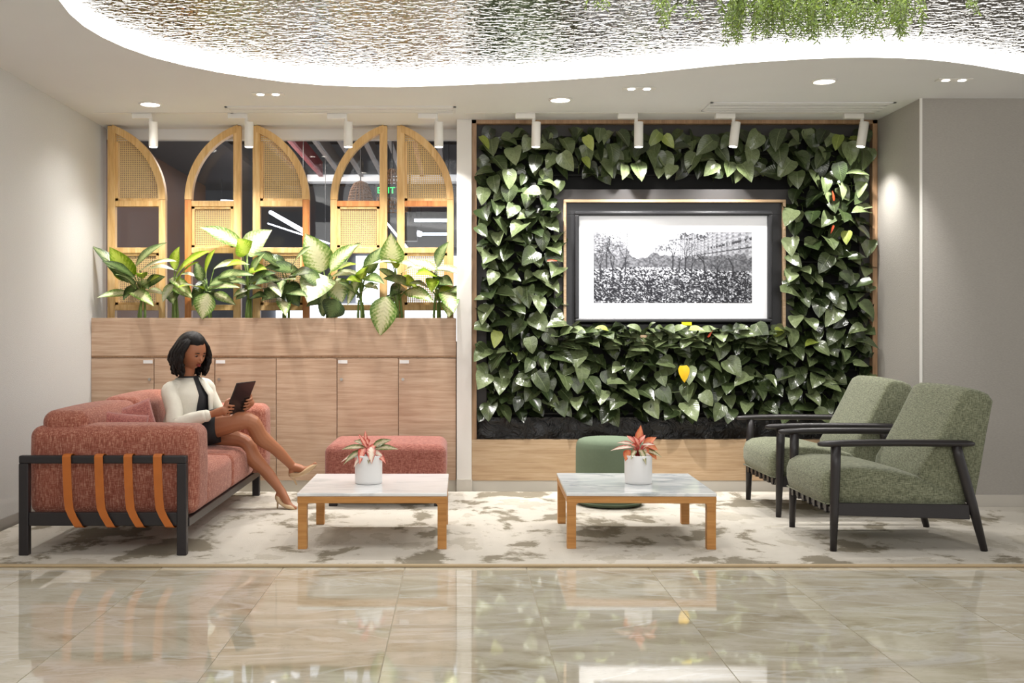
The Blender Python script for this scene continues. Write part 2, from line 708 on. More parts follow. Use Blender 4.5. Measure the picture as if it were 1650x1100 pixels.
# walls
tag(one(lambda m: m.box(LX - .15, LX, -4.0, 8.12, 0, 2.95), 'wall_left', M['wall_l']), kind='structure')
tag(one(lambda m: m.box(LX, LX + .012, -4.0, BW, 0, .07), 'baseboard_left', M['plinth_dark'], bevel=.002), kind='structure')
tag(one(lambda m: (m.box(RX, RX + .2, 7.07, 8.2, 0, 2.95), m.box(RX + .2, 7.4, 7.07, 7.25, 0, 2.95)), 'wall_right', M['wall_g']), kind='structure')
tag(one(lambda m: (m.box(RX + .002, 7.4, 7.055, 7.07, 0, .088), m.box(RX - .013, RX, 7.07, BW, 0, .088)), 'baseboard_right', M['plinth'], bevel=.002), kind='structure')
tag(one(lambda m: m.box(RX - .004, RX + .012, 7.062, 7.072, .088, CZ), 'trim_1', M['white']), kind='structure')
# end wall of the recess behind the living wall
tag(one(lambda m: m.box(.02, RX + .05, 7.98, 8.14, 0, 2.95), 'wall_back', M['wall_g']), kind='structure')

# white column
col = one(lambda m: m.box(X(736, BW), X(760, BW), BW - .03, 8.16, .095, CZ), 'column', M['column'], bevel=.003)
tag(col, kind='structure')
one(lambda m: m.box(X(736, BW) - .002, X(760, BW) + .004, BW - .036, 8.16, 0, .097), 'base_block', M['plinth'], col, bevel=.002)

# ceiling soffit with curved opening
edge_px = [(95, 0), (112, 22), (135, 42), (165, 60), (200, 76), (245, 92), (300, 106), (350, 116), (400, 124), (460, 132), (520, 137), (580, 139.5), (640, 140),
           (700, 138.5), (760, 136), (830, 133), (900, 129), (965, 124.5), (1030, 119), (1090, 112.5), (1150, 106), (1200, 101.5), (1250, 98), (1300, 95), (1350, 93), (1400, 92.5),
           (1450, 93.5), (1490, 95.5), (1530, 99.5), (1570, 105), (1610, 112), (1650, 119)]
loop = []
for px, py in edge_px:
    d = F * (CZ - HC) / (HY - py)
    loop.append((X(px, d), d))
loop += [(3.75, 6.62), (4.2, 6.8), (4.8, 6.85), (5.5, 6.6), (6.1, 6.0), (6.4, 5.0), (6.3, 3.5), (5.8, 2.0), (5.0, .8), (3.8, 0), (2.2, -.4), (.8, -.3), (-.3, .3), (-1.0, 1.2), (-1.35, 2.2), (-1.6, 3.2), (-1.76, 4.0), (-1.84, 4.5)]
outer = [(-4.6, -4.0), (7.4, -4.0), (7.4, 8.14), (-4.6, 8.14)]
tri = tessellate_polygon([[Vector((p[0], p[1], 0)) for p in outer], [Vector((p[0], p[1], 0)) for p in loop]])
allp = outer + loop
m = MB()
m.add([(p[0], p[1], CZ) for p in allp], [t_ for t_ in tri])
n0 = len(outer)
ceil = m.build('ceiling', M['ceiling'])
tag(ceil, kind='structure')
FH = .062
m = MB()
n = len(loop)
m.add([(p[0], p[1], CZ) for p in loop] + [(p[0], p[1], CZ + FH) for p in loop], [(i, (i + 1) % n, n + (i + 1) % n, n + i) for i in range(n)])
one_ = m.build('light_cove', M['cove'], None, smooth=True)
tag(one_, 'glowing white strip of light along the curved ceiling edge', 'cove light')
m = MB()
m.box(-2.4, 7.2, -1.0, 7.1, CZ + FH, CZ + FH + .01)
mir = m.build('mirror_panel', M['ripple'], None)
mir.name = 'rippled_ceiling_panel'
tag(mir, 'rippled mirror steel ceiling inside the curved light strip', 'ceiling panel')

# ============================================================ LEFT CABINETS
cab_l, cab_r = LX + .002, X(735, BW)
doors_px = [150, 248, 346, 445, 543, 642, 735]
cab = thing('planter_cabinet', 'long oak cabinet with planter trough on top, behind sofa', 'cabinet', (0, 0, 0))
bx('body', M['cabwood'], cab, (cab_l, cab_r, BW + .022, 8.12, .09, 1.10))
bx('planter_front', M['cabwood'], cab, (cab_l, cab_r, BW, BW + .022, Z(573, BW), Z(512, BW)))
bx('shadow_gap', M['trimwood'], cab, (cab_l, cab_r, BW + .006, BW + .021, .984, .998), 0)
bx('planter_back', M['cabwood'], cab, (cab_l, cab_r, 8.10, 8.12, 1.10, Z(512, BW)))
bx('soil', M['soil'], cab, (cab_l, cab_r, BW + .022, 8.10, 1.10, 1.19), 0)
bx('plinth', M['plinth'], cab, (cab_l, cab_r, BW + .015, BW + .03, 0, .09))
dz0, dz1 = .085, Z(577.5, BW)
for i in range(6):
    a = cab_l if i == 0 else X(doors_px[i], BW) + .0025
    b = X(doors_px[i + 1], BW) - .0025
    dr = bx('door', M['cabwood'], cab, (a, b, BW, BW + .02, dz0, dz1), .0015)
    side = {0: 'r', 2: 'l', 4: 'l', 5: 'l'}.get(i)
    if side:
        xl = b - .075 if side == 'r' else a + .006
        lb = bx('label', M['label'], dr, (xl, xl + .068, BW - .003, BW + .001, dz1 - .036, dz1 - .012), 0)
        cx_ = (b - .03) if side == 'r' else a + .03
        lk = MB()
        lk.tube([(cx_, BW + .001, Z(611, BW)), (cx_, BW - .006, Z(611, BW))], .011, 14)
        lk.build('lock', M['silver'], dr, smooth=False)

# ============================================================ ARCHED SCREENS
SD = 8.0
SS = F / SD
a_, b_ = .400, .562
ARC = (a_ * a_ + b_ * b_) / (2 * a_)


def arch_x(h, w_=0.0):
    """outer half width at height h above spring line, offset inward w_"""
    r = ARC - w_
    if h <= 0:
        return a_ - w_
    q = r * r - h * h
    if q <= 0:
        return None
    return math.sqrt(q) - (ARC - a_)


def screen(px0, px1, flip, cane_rows, label, orange):
    x0, x1 = X(px0, SD), X(px1, SD)
    wd = x1 - x0
    root = thing('arched_screen', label, 'screen', ((x1 if flip else x0), SD, 1.19), 0, 'arched wooden screens on the planter')
    sg = -1 if flip else 1
    zs = Z(322, SD) - 1.19           # spring line height
    ztop = zs + b_ - .008
    st = .056
    sx = wd / (a_ + .03)

    def bxx(name, xa, xb, za, zb, mat, d0=-.028, d1=.028):
        xa, xb = sorted((sg * xa, sg * xb))
        return bx(name, mat, root, (xa, xb, d0, d1, za, zb), .003)
    mat = M['pine']
    bxx('stile', 0, st, 0, ztop, mat)
    AO = wd - a_                 # arc offset
    bxx('stile', wd - .05, wd, 0, zs, M['pine_orange'] if orange & 1 else mat)
    # arch rail
    m = MB()
    prev = None
    vs, fs = [], []
    NN = 22
    wr = .052
    for i in range(NN + 1):
        h1 = b_ * i / NN
        th = math.asin(min(1, h1 / ARC))
        po = (AO + ARC * math.cos(th) - (ARC - a_), zs + ARC * math.sin(th))
        thi = math.acos((ARC - a_ - AO + .03) / (ARC - wr)) * i / NN
        pi = (AO + (ARC - wr) * math.cos(thi) - (ARC - a_), zs + (ARC - wr) * math.sin(thi))
        for (xx, zz) in (po, pi):
            for yy in (-.0305, .0305):
                vs.append((sg * max(xx, .02), yy, zz))
    for i in range(NN):
        a = i * 4
        b = a + 4
        fs += [(a, a + 1, b + 1, b), (a + 2, b + 2, b + 3, a + 3), (a, b, b + 2, a + 2), (a + 1, a + 3, b + 3, b + 1)]
    m.add(vs, fs)
    m.build('arch_rail', mat, root, smooth=False)
    rails = [Z(333, SD) - 1.19, Z(408, SD) - 1.19, Z(500, SD) - 1.19]
    for k, rz in enumerate(rails):
        bxx('rail', st, wd - .05, rz, rz + .042, M['pine_orange'] if (orange & 2 and k == 0) else mat, -.026, .026)
    cells = [(rails[0] + .042, ztop - .06), (rails[1] + .042, rails[0]), (rails[2] + .042, rails[1])]
    for r_ in cane_rows:
        z0, z1 = cells[r_]
        # thin inner bead
        if r_ > 0:
            q = MB()
            for (xa, xb, za, zb) in ((st, wd - .05, z1 - .018, z1), (st, wd - .05, z0, z0 + .018), (st, st + .022, z0, z1), (wd - .072, wd - .05, z0, z1)):
                xa, xb = sorted((sg * xa, sg * xb))
                q.box(xa, xb, -.016, .016, za, zb)
            q.build('bead', mat, root)
        else:
            q = MB()
            xa, xb = sorted((sg * st, sg * (st + .022)))
            q.box(xa, xb, -.016, .016, z0, ztop - .12)
            xa, xb = sorted((sg * st, sg * (wd - .05)))
            q.box(xa, xb, -.016, .016, z0, z0 + .02)
            q.build('bead', mat, root)
        m = MB()
        pitch, sw = .0140, .0064

        def zlim(x_):
            if r_ > 0:
                return z1
            X_ = x_ - AO + (ARC - a_)
            rr = ARC - wr + .006
            v_ = rr * rr - X_ * X_
            return zs + math.sqrt(v_) if v_ > 0 else zs

        def xlim(z_):
            if r_ > 0:
                return wd - .05
            h_ = max(0, z_ - zs)
            v_ = (ARC - wr + .006) ** 2 - h_ * h_
            return AO + (math.sqrt(v_) if v_ > 0 else 0) - (ARC - a_)
        x = st
        while x < wd - .05:
            zt = min(z1 if r_ else ztop, zlim(x))
            if zt > z0:
                xa, xb = sorted((sg * x, sg * (x + sw)))
                m.box(xa, xb, -.003, -.001, z0, zt)
            x += pitch
        z = z0
        while z < (z1 if r_ else ztop):
            xe = min(wd - .04, xlim(z))
            if xe > st:
                xa, xb = sorted((sg * st, sg * xe))
                m.box(xa, xb, -.001, .001, z, z + sw)
            z += pitch
        cp = m.build('cane_panel', M['cane'], root)
        cp['kind'] = 'stuff'
    return root


screen(175, 268, False, (0, 2), 'half-arch wooden screen beside the left wall, cane panel at its top', 0)
screen(299, 389, True, (1,), 'half-arch wooden screen with orange-toned left stile and open top, second from left wall', 1)
screen(408, 499, False, (0, 2), 'middle half-arch wooden screen with cane top and orange-toned right stile', 1)
screen(533, 624, True, (1,), 'half-arch wooden screen with open top and orange-brown crossrail, in front of the wicker lamps', 2)
screen(640, 731, False, (0, 2), 'half-arch wooden screen with cane top next to the white column', 2)

# ============================================================ GLAZING AND OFFICE BEYOND
g = one(lambda m: m.box(LX, X(736, BW), 8.150, 8.158, 1.10, 2.655), 'window_1', M['glass'])
tag(g, kind='structure')
tag(one(lambda m: m.box(LX, .03, 8.13, 8.20, 2.645, 2.95), 'trim_2', M['ceiling']), kind='structure')
tag(one(lambda m: m.box(LX, .03, 8.125, 8.20, 0, 1.10), 'wall_partition', M['wall_g']), kind='structure')
M['brownwall'] = plain('brown_panel', (98, 64, 44), .6, var=.12, nscale=2)
M['officegrey'] = plain('office_grey', (112, 114, 120), .7, var=.1, nscale=1)
M['officedark'] = plain('office_ceiling', (72, 68, 68), .8, var=.1, nscale=2)
M['beam'] = plain('ceiling_beam_paint', (104, 94, 88), .7, var=.05)
M['beamred'] = plain('red_beam_paint', (130, 24, 30), .6, var=.05)
M['carpet'] = plain('office_carpet', (70, 68, 66), .95)
tag(one(lambda m: m.box(-3.45, -3.25, 8.2, 13.6, 0, 3.1), 'wall_brown', M['brownwall']), kind='structure')
tag(one(lambda m: m.box(-7.5, 3.4, 16.0, 16.2, 0, 4.4), 'wall_office', M['officegrey']), kind='structure')
tag(one(lambda m: m.box(3.2, 3.4, 8.2, 16.0, 0, 4.4), 'wall_office_side', M['officegrey']), kind='structure')
tag(one(lambda m: m.box(-7.5, -7.3, 13.5, 16.0, 0, 4.4), 'wall_office_far', M['officegrey']), kind='structure')
tag(one(lambda m: m.box(-7.5, 3.4, 8.2, 16.2, -.06, 0), 'floor_office', M['carpet']), kind='structure')
tag(one(lambda m: m.box(-7.5, 3.4, 8.2, 16.2, 4.0, 4.1), 'ceiling_office', M['officedark']), kind='structure')
tag(one(lambda m: m.box(-3.45, -2.35, 8.2, 14.0, 3.04, 3.10), 'ceiling_bulkhead', M['officedark']), kind='structure')
tag(one(lambda m: m.box(-6, 3.3, 15.9, 15.99, Z(299, 15.9), Z(290, 15.9)), 'trim_3', M['black']), kind='structure')
# beams running away from the glass
bxs = [-1.86 + .235 * q for q in range(9)]
wh = ['first', 'second', 'third', 'fourth', 'fifth', 'sixth', 'seventh', 'eighth', 'ninth']
for i, xb in enumerate(bxs):
    red = i in (1, 6)
    o = bx('ceiling_beam', M['beamred'] if red else M['beam'], None, (xb, xb + .045, 8.6, 12.3, 2.97, 3.14), .003)
    tag(o, ('red' if red else 'grey') + ' ceiling beam beyond the glass, ' + wh[i] + ' from the left', 'beam', 'ceiling beams beyond the glass')
o = bx('cross_beam', M['ceiling'], None, (X(495, 12.3), 1.5, 12.3, 12.5, Z(292, 12.3), Z(281, 12.3)), .003)
tag(o, 'white cross beam where the ceiling beams end beyond the glass', 'beam')
# bright windows at the far end
M['daylit'] = emit('bright_window', (250, 252, 255), 2.2)
tag(one(lambda m: m.box(-2.75, 1.0, 15.93, 15.98, Z(560, 15.9), Z(489, 15.9)), 'window_2', M['daylit']), kind='structure')
tag(one(lambda m: m.box(-1.55, 1.0, 15.93, 15.98, Z(487, 15.9), Z(412, 15.9)), 'window_3', M['daylit']), kind='structure')
# linear lamps
M['tube'] = emit('tube_glow', (235, 242, 255), 5)


def lin_lamp(p0, p1, label, r=.03):
    m = MB()
    mid = (Vector(p0) + Vector(p1)) / 2
    m.tube([Vector(p0) - mid, Vector(p1) - mid], r, 8)
    o = m.build('linear_lamp', M['tube'], None, loc=mid)
    tag(o, label, 'lamp', 'linear lamps beyond the glass')
    for e_ in (Vector(p0) - mid, Vector(p1) - mid):
        cb = MB()
        cb.tube([e_ * .9, e_ * .9 + Vector((0, 0, 3.99 - mid.z - e_.z * .9))], .003, 4)
        cb.build('cable', M['black'], o)


lin_lamp(W(436, 342, 12), W(492, 374, 10), 'slanting white linear lamp seen through the middle screen', .022)
lin_lamp(W(432, 360, 13), W(530, 392, 11), 'thin slanting lamp line below the brighter one, left of centre screens', .008)
lin_lamp(W(668, 355, 12), W(726, 355, 12), 'upper horizontal white lamp seen through the screen by the white column', .018)
lin_lamp(W(676, 377, 13), W(726, 377, 13), 'lower horizontal white lamp seen through the screen by the white column', .015)
lin_lamp(W(356, 324, 13), W(380, 325, 13), 'short white lamp seen through the open top of the second screen', .018)
lin_lamp(W(624, 360, 13), W(658, 402, 10), 'steep slanting thin lamp between the two right screens', .012)
m = MB()
pc = W(669, 376, 9.5)
m.box(-.11, .02, -.05, .05, -.07, .06)
pjz = pc.z
pj = thing('projector', 'dark projector with lit lens seen between lamps by the white column', 'projector', pc)
m.build('case', M['black'], pj, bevel=.006)
bx('bracket', M['black'], pj, (-.055, -.035, -.01, .01, .06, 3.99 - pjz), 0)
m = MB()
m.tube([(0.02, -.02, 0), (.05, -.04, -.01)], .025, 14)
m.build('lens', M['tube'], pj)
# wicker pendant lamps
M['wicker'] = plain('wicker', (120, 86, 58), .8, var=.2, nscale=30)


def pendant(px, py, d, r, h, label):
    p = W(px, py, d)
    root = thing('wicker_pendant', label, 'pendant lamp', p, 0, 'wicker pendant lamps beyond the glass')
    m = MB()
    pr = [(.12, .5), (.5, .42), (.78, .15), (.95, -.2), (1.0, -.5)]
    for k in range(20):
        th = 2 * PI * k / 20
        m.tube([(q[0] * r * math.cos(th), q[0] * r * math.sin(th), q[1] * h) for q in pr], r * .045, 4)
    for i in range(13):
        t_ = i / 12 * (len(pr) - 1)
        k = min(int(t_), len(pr) - 2)
        f_ = t_ - k
        rr = r * (pr[k][0] * (1 - f_) + pr[k + 1][0] * f_)
        zz = h * (pr[k][1] * (1 - f_) + pr[k + 1][1] * f_)
        m.tube([(rr * math.cos(a * PI / 10), rr * math.sin(a * PI / 10), zz) for a in range(21)], r * .04, 4, cap=False)
    m.build('shade', M['wicker'], root)
    m = MB()
    m.tube([(0, 0, h * .5), (0, 0, 3.99 - p.z)], .006, 5)
    m.build('cord', M['black'], root)


pendant(581, 312, 9.6, .115, .22, 'smaller wicker pendant lamp hanging beyond the glass')
pendant(632, 306, 9.2, .135, .36, 'larger wicker pendant lamp half behind the fourth screen stile')
# green lit sign
M['signgreen'] = emit('sign_green', (60, 240, 110), 1.6)
pg = W(622, 307, 9.0)
sgn = thing('exit_sign', 'small sign with green glowing letters beside wicker lamps', 'sign', pg)
bx('plate', M['black'], sgn, (-.085, .085, 0, .012, -.055, .055))
m = MB()
cu = bpy.data.curves.new('lettering', 'FONT')
cu.body = 'EXIT'
cu.size = .075
cu.align_x = 'CENTER'
cu.align_y = 'CENTER'
cu.extrude = .002
cu.materials.append(M['signgreen'])
tx = bpy.data.objects.new('lettering', cu)
C.objects.link(tx)
tx.parent = sgn
tx.parent = None
bpy.context.view_layer.update()
lme = bpy.data.meshes.new_from_object(tx.evaluated_get(bpy.context.evaluated_depsgraph_get()))
bpy.data.objects.remove(tx)
tx = bpy.data.objects.new('lettering', lme)
C.objects.link(tx)
tx.parent = sgn
tx.rotation_euler = (R(90), 0, 0)
tx.location = (0, -.003, 0)
bx('hanger', M['black'], sgn, (-.005, .005, .002, .010, .05, 3.99 - pg.z), 0)
# light in the office beyond
area('office_light', (-1.2, 11.8, 3.0), (0, 0, 0), 3.5, 4, 34, (.9, .95, 1))
area('brown_wall_fill', (-1.9, 10.2, 2.9), (0, R(-35), 0), .5, 3.5, 75, (1, .9, .8))  # unseen fill added to brighten the brown wall
area('beam_fill', (-.8, 10.5, 1.3), (R(180), 0, 0), 3, 2, 16, (1, .95, .9))  # unseen fill added to light the beams from below

# ============================================================ CEILING FIXTURES


def downlight(px, py, label):
    d = F * (CZ - HC) / (HY - py)
    x = X(px, d)
    root = thing('downlight', label, 'downlight', (x, d, CZ), 0, 'round ceiling downlights')
    m = MB()
    m.lathe([(.078, 0), (.075, -.008), (.064, -.010), (.064, -.004)], 32)
    m.build('trim_ring', M['white'], root, smooth=True)
    m = MB()
    m.lathe([(.001, -.006), (.064, -.0055), (.064, -.003)], 32)
    m.build('lens', M['lampglow'], root)
    spot('downlight_beam', (x, d, CZ - .03), (x, d, 0), 30, 140, 1, .06)


downlight(242, 167, 'round glowing downlight above the first screen by the left wall')
downlight(903, 160, 'round glowing downlight above the left part of the living wall')
downlight(1328, 130, 'round glowing downlight nearest the right wall corner')


def twin(px, py, label, tgt, pw):
    d = F * (CZ - HC) / (HY - py)
    x = X(px, d)
    root = thing('recessed_spotlight', label, 'spotlight', (x, d, CZ), 0, 'small recessed twin spotlights')
    m = MB()
    m.box(-.105, .105, -.035, .035, -.006, .0)
    m.build('trim_plate', M['white'], root, bevel=.002)
    for s_ in (-1, 0, 1):
        if s_ == 0:
            continue
        m = MB()
        m.lathe([(.001, -.0085), (.022, -.008), (.024, -.006)], 18, (s_ * .05, 0, 0))
        m.build('lens', M['lampglow'], root)
    spot('recessed_beam', (x, d, CZ - .03), tgt, pw, 62, .9, .03)


twin(432, 151, 'recessed twin spotlight above the third screen', (-1.5, 7.8, .5), 26)
twin(1030, 142, 'recessed twin spotlight above the picture', (1.3, 7.75, .75), 120)
twin(1537, 128, 'recessed twin spotlight in front of the right grey wall', (2.5, 7.3, .5), 38)


def vent(px0, px1, py0, py1, label):
    d0 = F * (CZ - HC) / (HY - py1)
    d1 = F * (CZ - HC) / (HY - py0)
    d1, d0 = max(d0, d1), min(d0, d1)
    x0, x1 = X(px0, d1), X(px1, d1)
    root = thing('air_vent', label, 'vent', (x0, d0, CZ))
    L = x1 - x0
    Dp = d1 - d0
    m = MB()
    m.box(0, L, 0, .02, -.008, 0)
    m.box(0, L, Dp - .02, Dp, -.008, 0)
    m.box(0, .02, 0, Dp, -.008, 0)
    m.box(L - .02, L, 0, Dp, -.008, 0)
    m.build('frame', M['ceiling'], root, bevel=.001)
    bx('backing', M['plinth_dark'], root, (.02, L - .02, .02, Dp - .02, -.002, -.0005), 0)
    k = 3
    for i in range(k):
        y_ = .02 + (Dp - .04) * (i + .5) / k
        bx('slat', M['ceiling'], root, (.02, L - .02, y_ - (Dp - .04) * .13, y_ + (Dp - .04) * .13, -.007, -.003), .001)


vent(1130, 1418, 164, 178, 'long slotted air vent above the right part of the living wall')
vent(372, 735, 171, 181, 'long slotted air vent ending near the white column top')

TD = 7.54
trk_l = one(lambda m: m.box(X(150, TD), X(734, TD), TD - .017, TD + .017, CZ - .004, CZ), 'light_track', M['white'], bevel=.001)
tag(trk_l, 'slim white ceiling track above the wooden screens', 'light track')
trk_r = one(lambda m: m.box(X(748, TD), X(1408, TD), TD - .017, TD + .017, CZ - .004, CZ), 'light_track', M['white'], bevel=.001)
tag(trk_r, 'slim white ceiling track above the living wall', 'light track')


def track_head(px, tiltx, tilty, label, tgt, power, size):
    x = X(px, TD)
    root = thing('track_spotlight', label, 'spotlight', (x, TD, CZ - .004), 0, 'white track spotlights')
    bx('adapter', M['white'], root, (-.13, .01, -.017, .017, -.037, 0), .003)
    m = MB()
    m.tube([(0, 0, -.03), (0, 0, -.09)], .012, 10)
    m.build('stem', M['white'], root, smooth=False)
    rot = Matrix.Rotation(tilty, 4, 'Y') @ Matrix.Rotation(tiltx, 4, 'X')
    m = MB()
    m.lathe([(.03, 0), (.032, -.004), (.032, -.172), (.028, -.176)], 24)
    o = m.build('lamp_body', M['white'], root, smooth=True)
    o.location = (.018, 0, -.06)
    o.rotation_euler = rot.to_euler()
    m = MB()
    m.lathe([(.001, -.178), (.027, -.178), (.028, -.172)], 24)
    o2 = m.build('lens', M['lampglow'], o, smooth=False)
    p = Vector((x + .018, TD, CZ - .064)) + (rot @ Vector((0, 0, -.19)))
    spot('track_beam', p, tgt, power, size, 1, .022)


SP = 38
HL = [(247, 0, 'leftmost white track spotlight, next to the left wall'), (401, 0, 'white track spotlight between the second and third screens'),
      (561, 0, 'white track spotlight in front of the fourth screen, beside its arch'), (707, 0, 'white track spotlight left of the white column top'),
      (864, .02, 'white track spotlight above the living wall, just right of the white column'), (1029, 0, 'white track spotlight above the picture, left half'),
      (1186, .12, 'white track spotlight above the picture, tilted, right half'), (1393, .16, 'rightmost white track spotlight, tilted, beside the right wall')]
for i, (px, ty, lb) in enumerate(HL):
    x = X(px, TD)
    left = i < 4
    tg = (x - ty * 2, TD + (.10 if left else .12), .4)
    track_head(px - 4, -.0, ty, lb, tg, SP * ((.85 if i == 0 else 1.25) if left else 1.15), 125)

# ============================================================ RIGHT: LIVING WALL RECESS
wx0, wx1 = X(760, BW), X(1414, BW)
fr = thing('wall_surround', 'thin oak frame and oak lower panel around the living wall', 'wall panel', (0, BW, 0))
tw = .036
bx('side_trim', M['trimwood'], fr, (wx0 + .001, wx0 + tw, 0, .18, Z(708, BW), Z(190, BW)))
bx('side_trim', M['trimwood'], fr, (wx1 - tw, wx1, 0, .18, Z(708, BW), Z(190, BW)))
bx('top_trim', M['trimwood'], fr, (wx0 + .001, wx1, 0, .18, Z(199, BW), Z(190, BW)))
bx('lower_panel', M['lowwood'], fr, (wx0 + .001, wx1, -.004, .18, Z(774, BW), Z(708, BW)))
bx('plinth', M['plinth'], fr, (wx0 + .001, wx1 + .1, .0, .03, 0, Z(774, BW)))

# living wall
lw = thing('living_wall', 'green wall of glossy heart-shaped leaves around the picture', 'living wall', (0, BW, 0))
ix0, ix1 = wx0 + tw, wx1 - tw
bz0, bz1 = Z(708, BW), Z(199, BW)
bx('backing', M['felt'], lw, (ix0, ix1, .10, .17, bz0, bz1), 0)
m = MB()
e = .075
m.box(ix0, ix0 + e, .055, .10, bz0, bz1)
m.box(ix1 - e, ix1, .055, .10, bz0, bz1)
m.box(ix0 + e, ix1 - e, .055, .10, bz1 - .085, bz1)
m.build('board', M['charcoal'], lw, bevel=.002)
# liner at the bottom, crumpled sheet
m = MB()
NX, NZ = 90, 12
for i in range(NX + 1):
    for j in range(NZ + 1):
        x = ix0 + (ix1 - ix0) * i / NX
        z = bz0 + .16 * j / NZ
        y = .045 + .03 * noise.noise(Vector((x * 7, z * 9, 0))) + .012 * noise.noise(Vector((x * 22, z * 25, 5)))
        m.v.append((x, y, z))
for i in range(NX):
    for j in range(NZ):
        a = i * (NZ + 1) + j
        m.f.append((a, a + NZ + 1, a + NZ + 2, a + 1))
        m.mi.append(0)
m.build('liner', M['liner'], lw, smooth=True)
# planting pockets: rows of felt shelves
m = MB()
pz = bz0 + .18
while pz < bz1 - .08:
    m.box(ix0 + e, ix1 - e, .05, .10, pz, pz + .012)
    pz += .16
m.build('pocket_rail', M['felt'], lw)

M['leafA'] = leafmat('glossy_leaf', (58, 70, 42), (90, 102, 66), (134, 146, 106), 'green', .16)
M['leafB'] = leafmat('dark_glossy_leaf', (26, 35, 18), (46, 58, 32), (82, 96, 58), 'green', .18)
M['leafY'] = leafmat('yellow_leaf', (104, 120, 44), (136, 150, 62), (172, 180, 96), 'green', .35)
M['leafR'] = plain('red_bud', (190, 70, 30), .4)
M['leafYY'] = plain('yellowed_leaf', (230, 186, 30), .4, var=.15)
rnd = random.Random(11)
LM = []
LMB = []
for k in range(9):
    L = .150 + .012 * (k % 3)
    Wd = L * (.74 + .05 * (k % 4))
    vs, fs, uv = leafgeo(L, Wd, droop=.18 + .09 * (k % 3), fold=.2 + .2 * (k % 2), shape='heart', nl=6, wav=.02, seed=k)
    m = MB()
    m.add(vs, fs, uv)
    LM.append(m.mesh('leaf', M['leafA'] if k % 3 else M['leafB'], True))
    LMB.append((vs, fs, uv))
for k in range(3):
    vs, fs, uv = leafgeo(.13, .088, droop=.25, fold=.2, shape='heart', nl=6, seed=30 + k)
    m = MB()
    m.add(vs, fs, uv)
    LM.append(m.mesh('leaf', M['leafY'], True))


def in_region(px, py):
    if not (778 < px < 1400 and 218 < py < 668):
        return False
    if 903 < px < 1272 and 280 < py < 532:
        return False
    if py < 232 and rnd.random() < .5:
        return False
    if px < 905 and 300 < py < 520 and px < 790 and rnd.random() < .35:
        return False
    if px > 1385 and rnd.random() < .4:
        return False
    return True


def sample_pts(mind, tries, seed):
    r = random.Random(seed)
    pts = []
    for _ in range(tries):
        px, py = r.uniform(770, 1404), r.uniform(200, 690)
        if not in_region(px, py):
            continue
        if all((px - q[0]) ** 2 + (py - q[1]) ** 2 > mind * mind for q in pts):
            pts.append((px, py))
    return pts


def leaf_matrix(px, py, layer, r):
    # centre of the leaf at px,py
    y = {0: -.075, 1: -.02, 2: .035}[layer] + r.uniform(-.03, .02)
    d = BW + y
    c = W(px, py, d)
    c.y = y
    low = py > 320
    out = r.uniform(.25, 1.5) if low else r.uniform(.05, .7)
    L = Vector((r.uniform(-.95, .95), -out, -r.uniform(.25, 1.0) if low else -r.uniform(.7, 1.1)))
    if r.random() < .16:
        L = Vector((r.choice((-1, 1)), -r.random() * .9, r.uniform(-.35, .3)))
    L.normalize()
    N = Vector((r.uniform(-.7, .7), -.7, .5 + .5 * out + r.uniform(-.3, .5)))
    c = c - L * .07
    return c, L, N


front = sample_pts(24.5, 30000, 3)
r = random.Random(5)
r.shuffle(front)
front = front[:262]
cntY = 0
for i, (px, py) in enumerate(front):
    c, L, N = leaf_matrix(px, py, 0, r)
    yel = r.random() < .05 or (1040 < px < 1100 and py < 250 and r.random() < .6)
    me = LM[9 + i % 3] if yel else LM[r.randrange(9)]
    o = bpy.data.objects.new('leaf', me)
    C.objects.link(o)
    o.parent = lw
    s = r.uniform(.72, 1.08)
    o.matrix_local = frame_m(c, L, N) @ Matrix.Scale(s, 4)
# row of upward leaves over the lower edge of the picture, in front of it
for i in range(30):
    px = 912 + i * 12 + r.uniform(-5, 5)
    py = 534 + r.uniform(-7, 7)
    d = BW - .10
    c = W(px, py, d)
    c.y = -.10 + r.uniform(-.03, .03)
    sgx = r.uniform(-1, 1)
    L = Vector((sgx, -.5, r.uniform(-.1, .55))).normalized()
    o = bpy.data.objects.new('leaf', LM[r.randrange(9)] if i not in (5, 17) else LM[9])
    C.objects.link(o)
    o.parent = lw
    o.matrix_local = frame_m(c - L * .05, L, Vector((0, -.7, 1))) @ Matrix.Scale(r.uniform(.7, .95), 4)
m = MB()
rr = random.Random(91)
for i in range(70):
    px = 905 + i * 5.1 + rr.uniform(-5, 5)
    py = rr.uniform(536, 560)
    c = W(px, py, BW - .08)
    c.y = -.08 + rr.uniform(-.03, .03)
    L = Vector((rr.uniform(-1, 1), -.6, rr.uniform(-.35, .3))).normalized()
    vs, fs, uv = LMB[rr.randrange(9)]
    m.add(vs, fs, uv, frame_m(c - L * .05, L, Vector((0, -.7, 1))) @ Matrix.Scale(rr.uniform(.65, .9), 4))
o = m.build('foliage', M['leafA'], lw, smooth=True)
o['kind'] = 'stuff'
# rest as stuff
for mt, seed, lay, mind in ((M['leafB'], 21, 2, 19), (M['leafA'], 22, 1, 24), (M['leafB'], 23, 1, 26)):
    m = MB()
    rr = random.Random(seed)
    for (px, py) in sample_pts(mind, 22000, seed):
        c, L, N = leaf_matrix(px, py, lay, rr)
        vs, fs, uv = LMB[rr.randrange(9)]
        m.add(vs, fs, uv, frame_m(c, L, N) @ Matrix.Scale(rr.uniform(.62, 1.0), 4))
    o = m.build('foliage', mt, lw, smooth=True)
    o['kind'] = 'stuff'
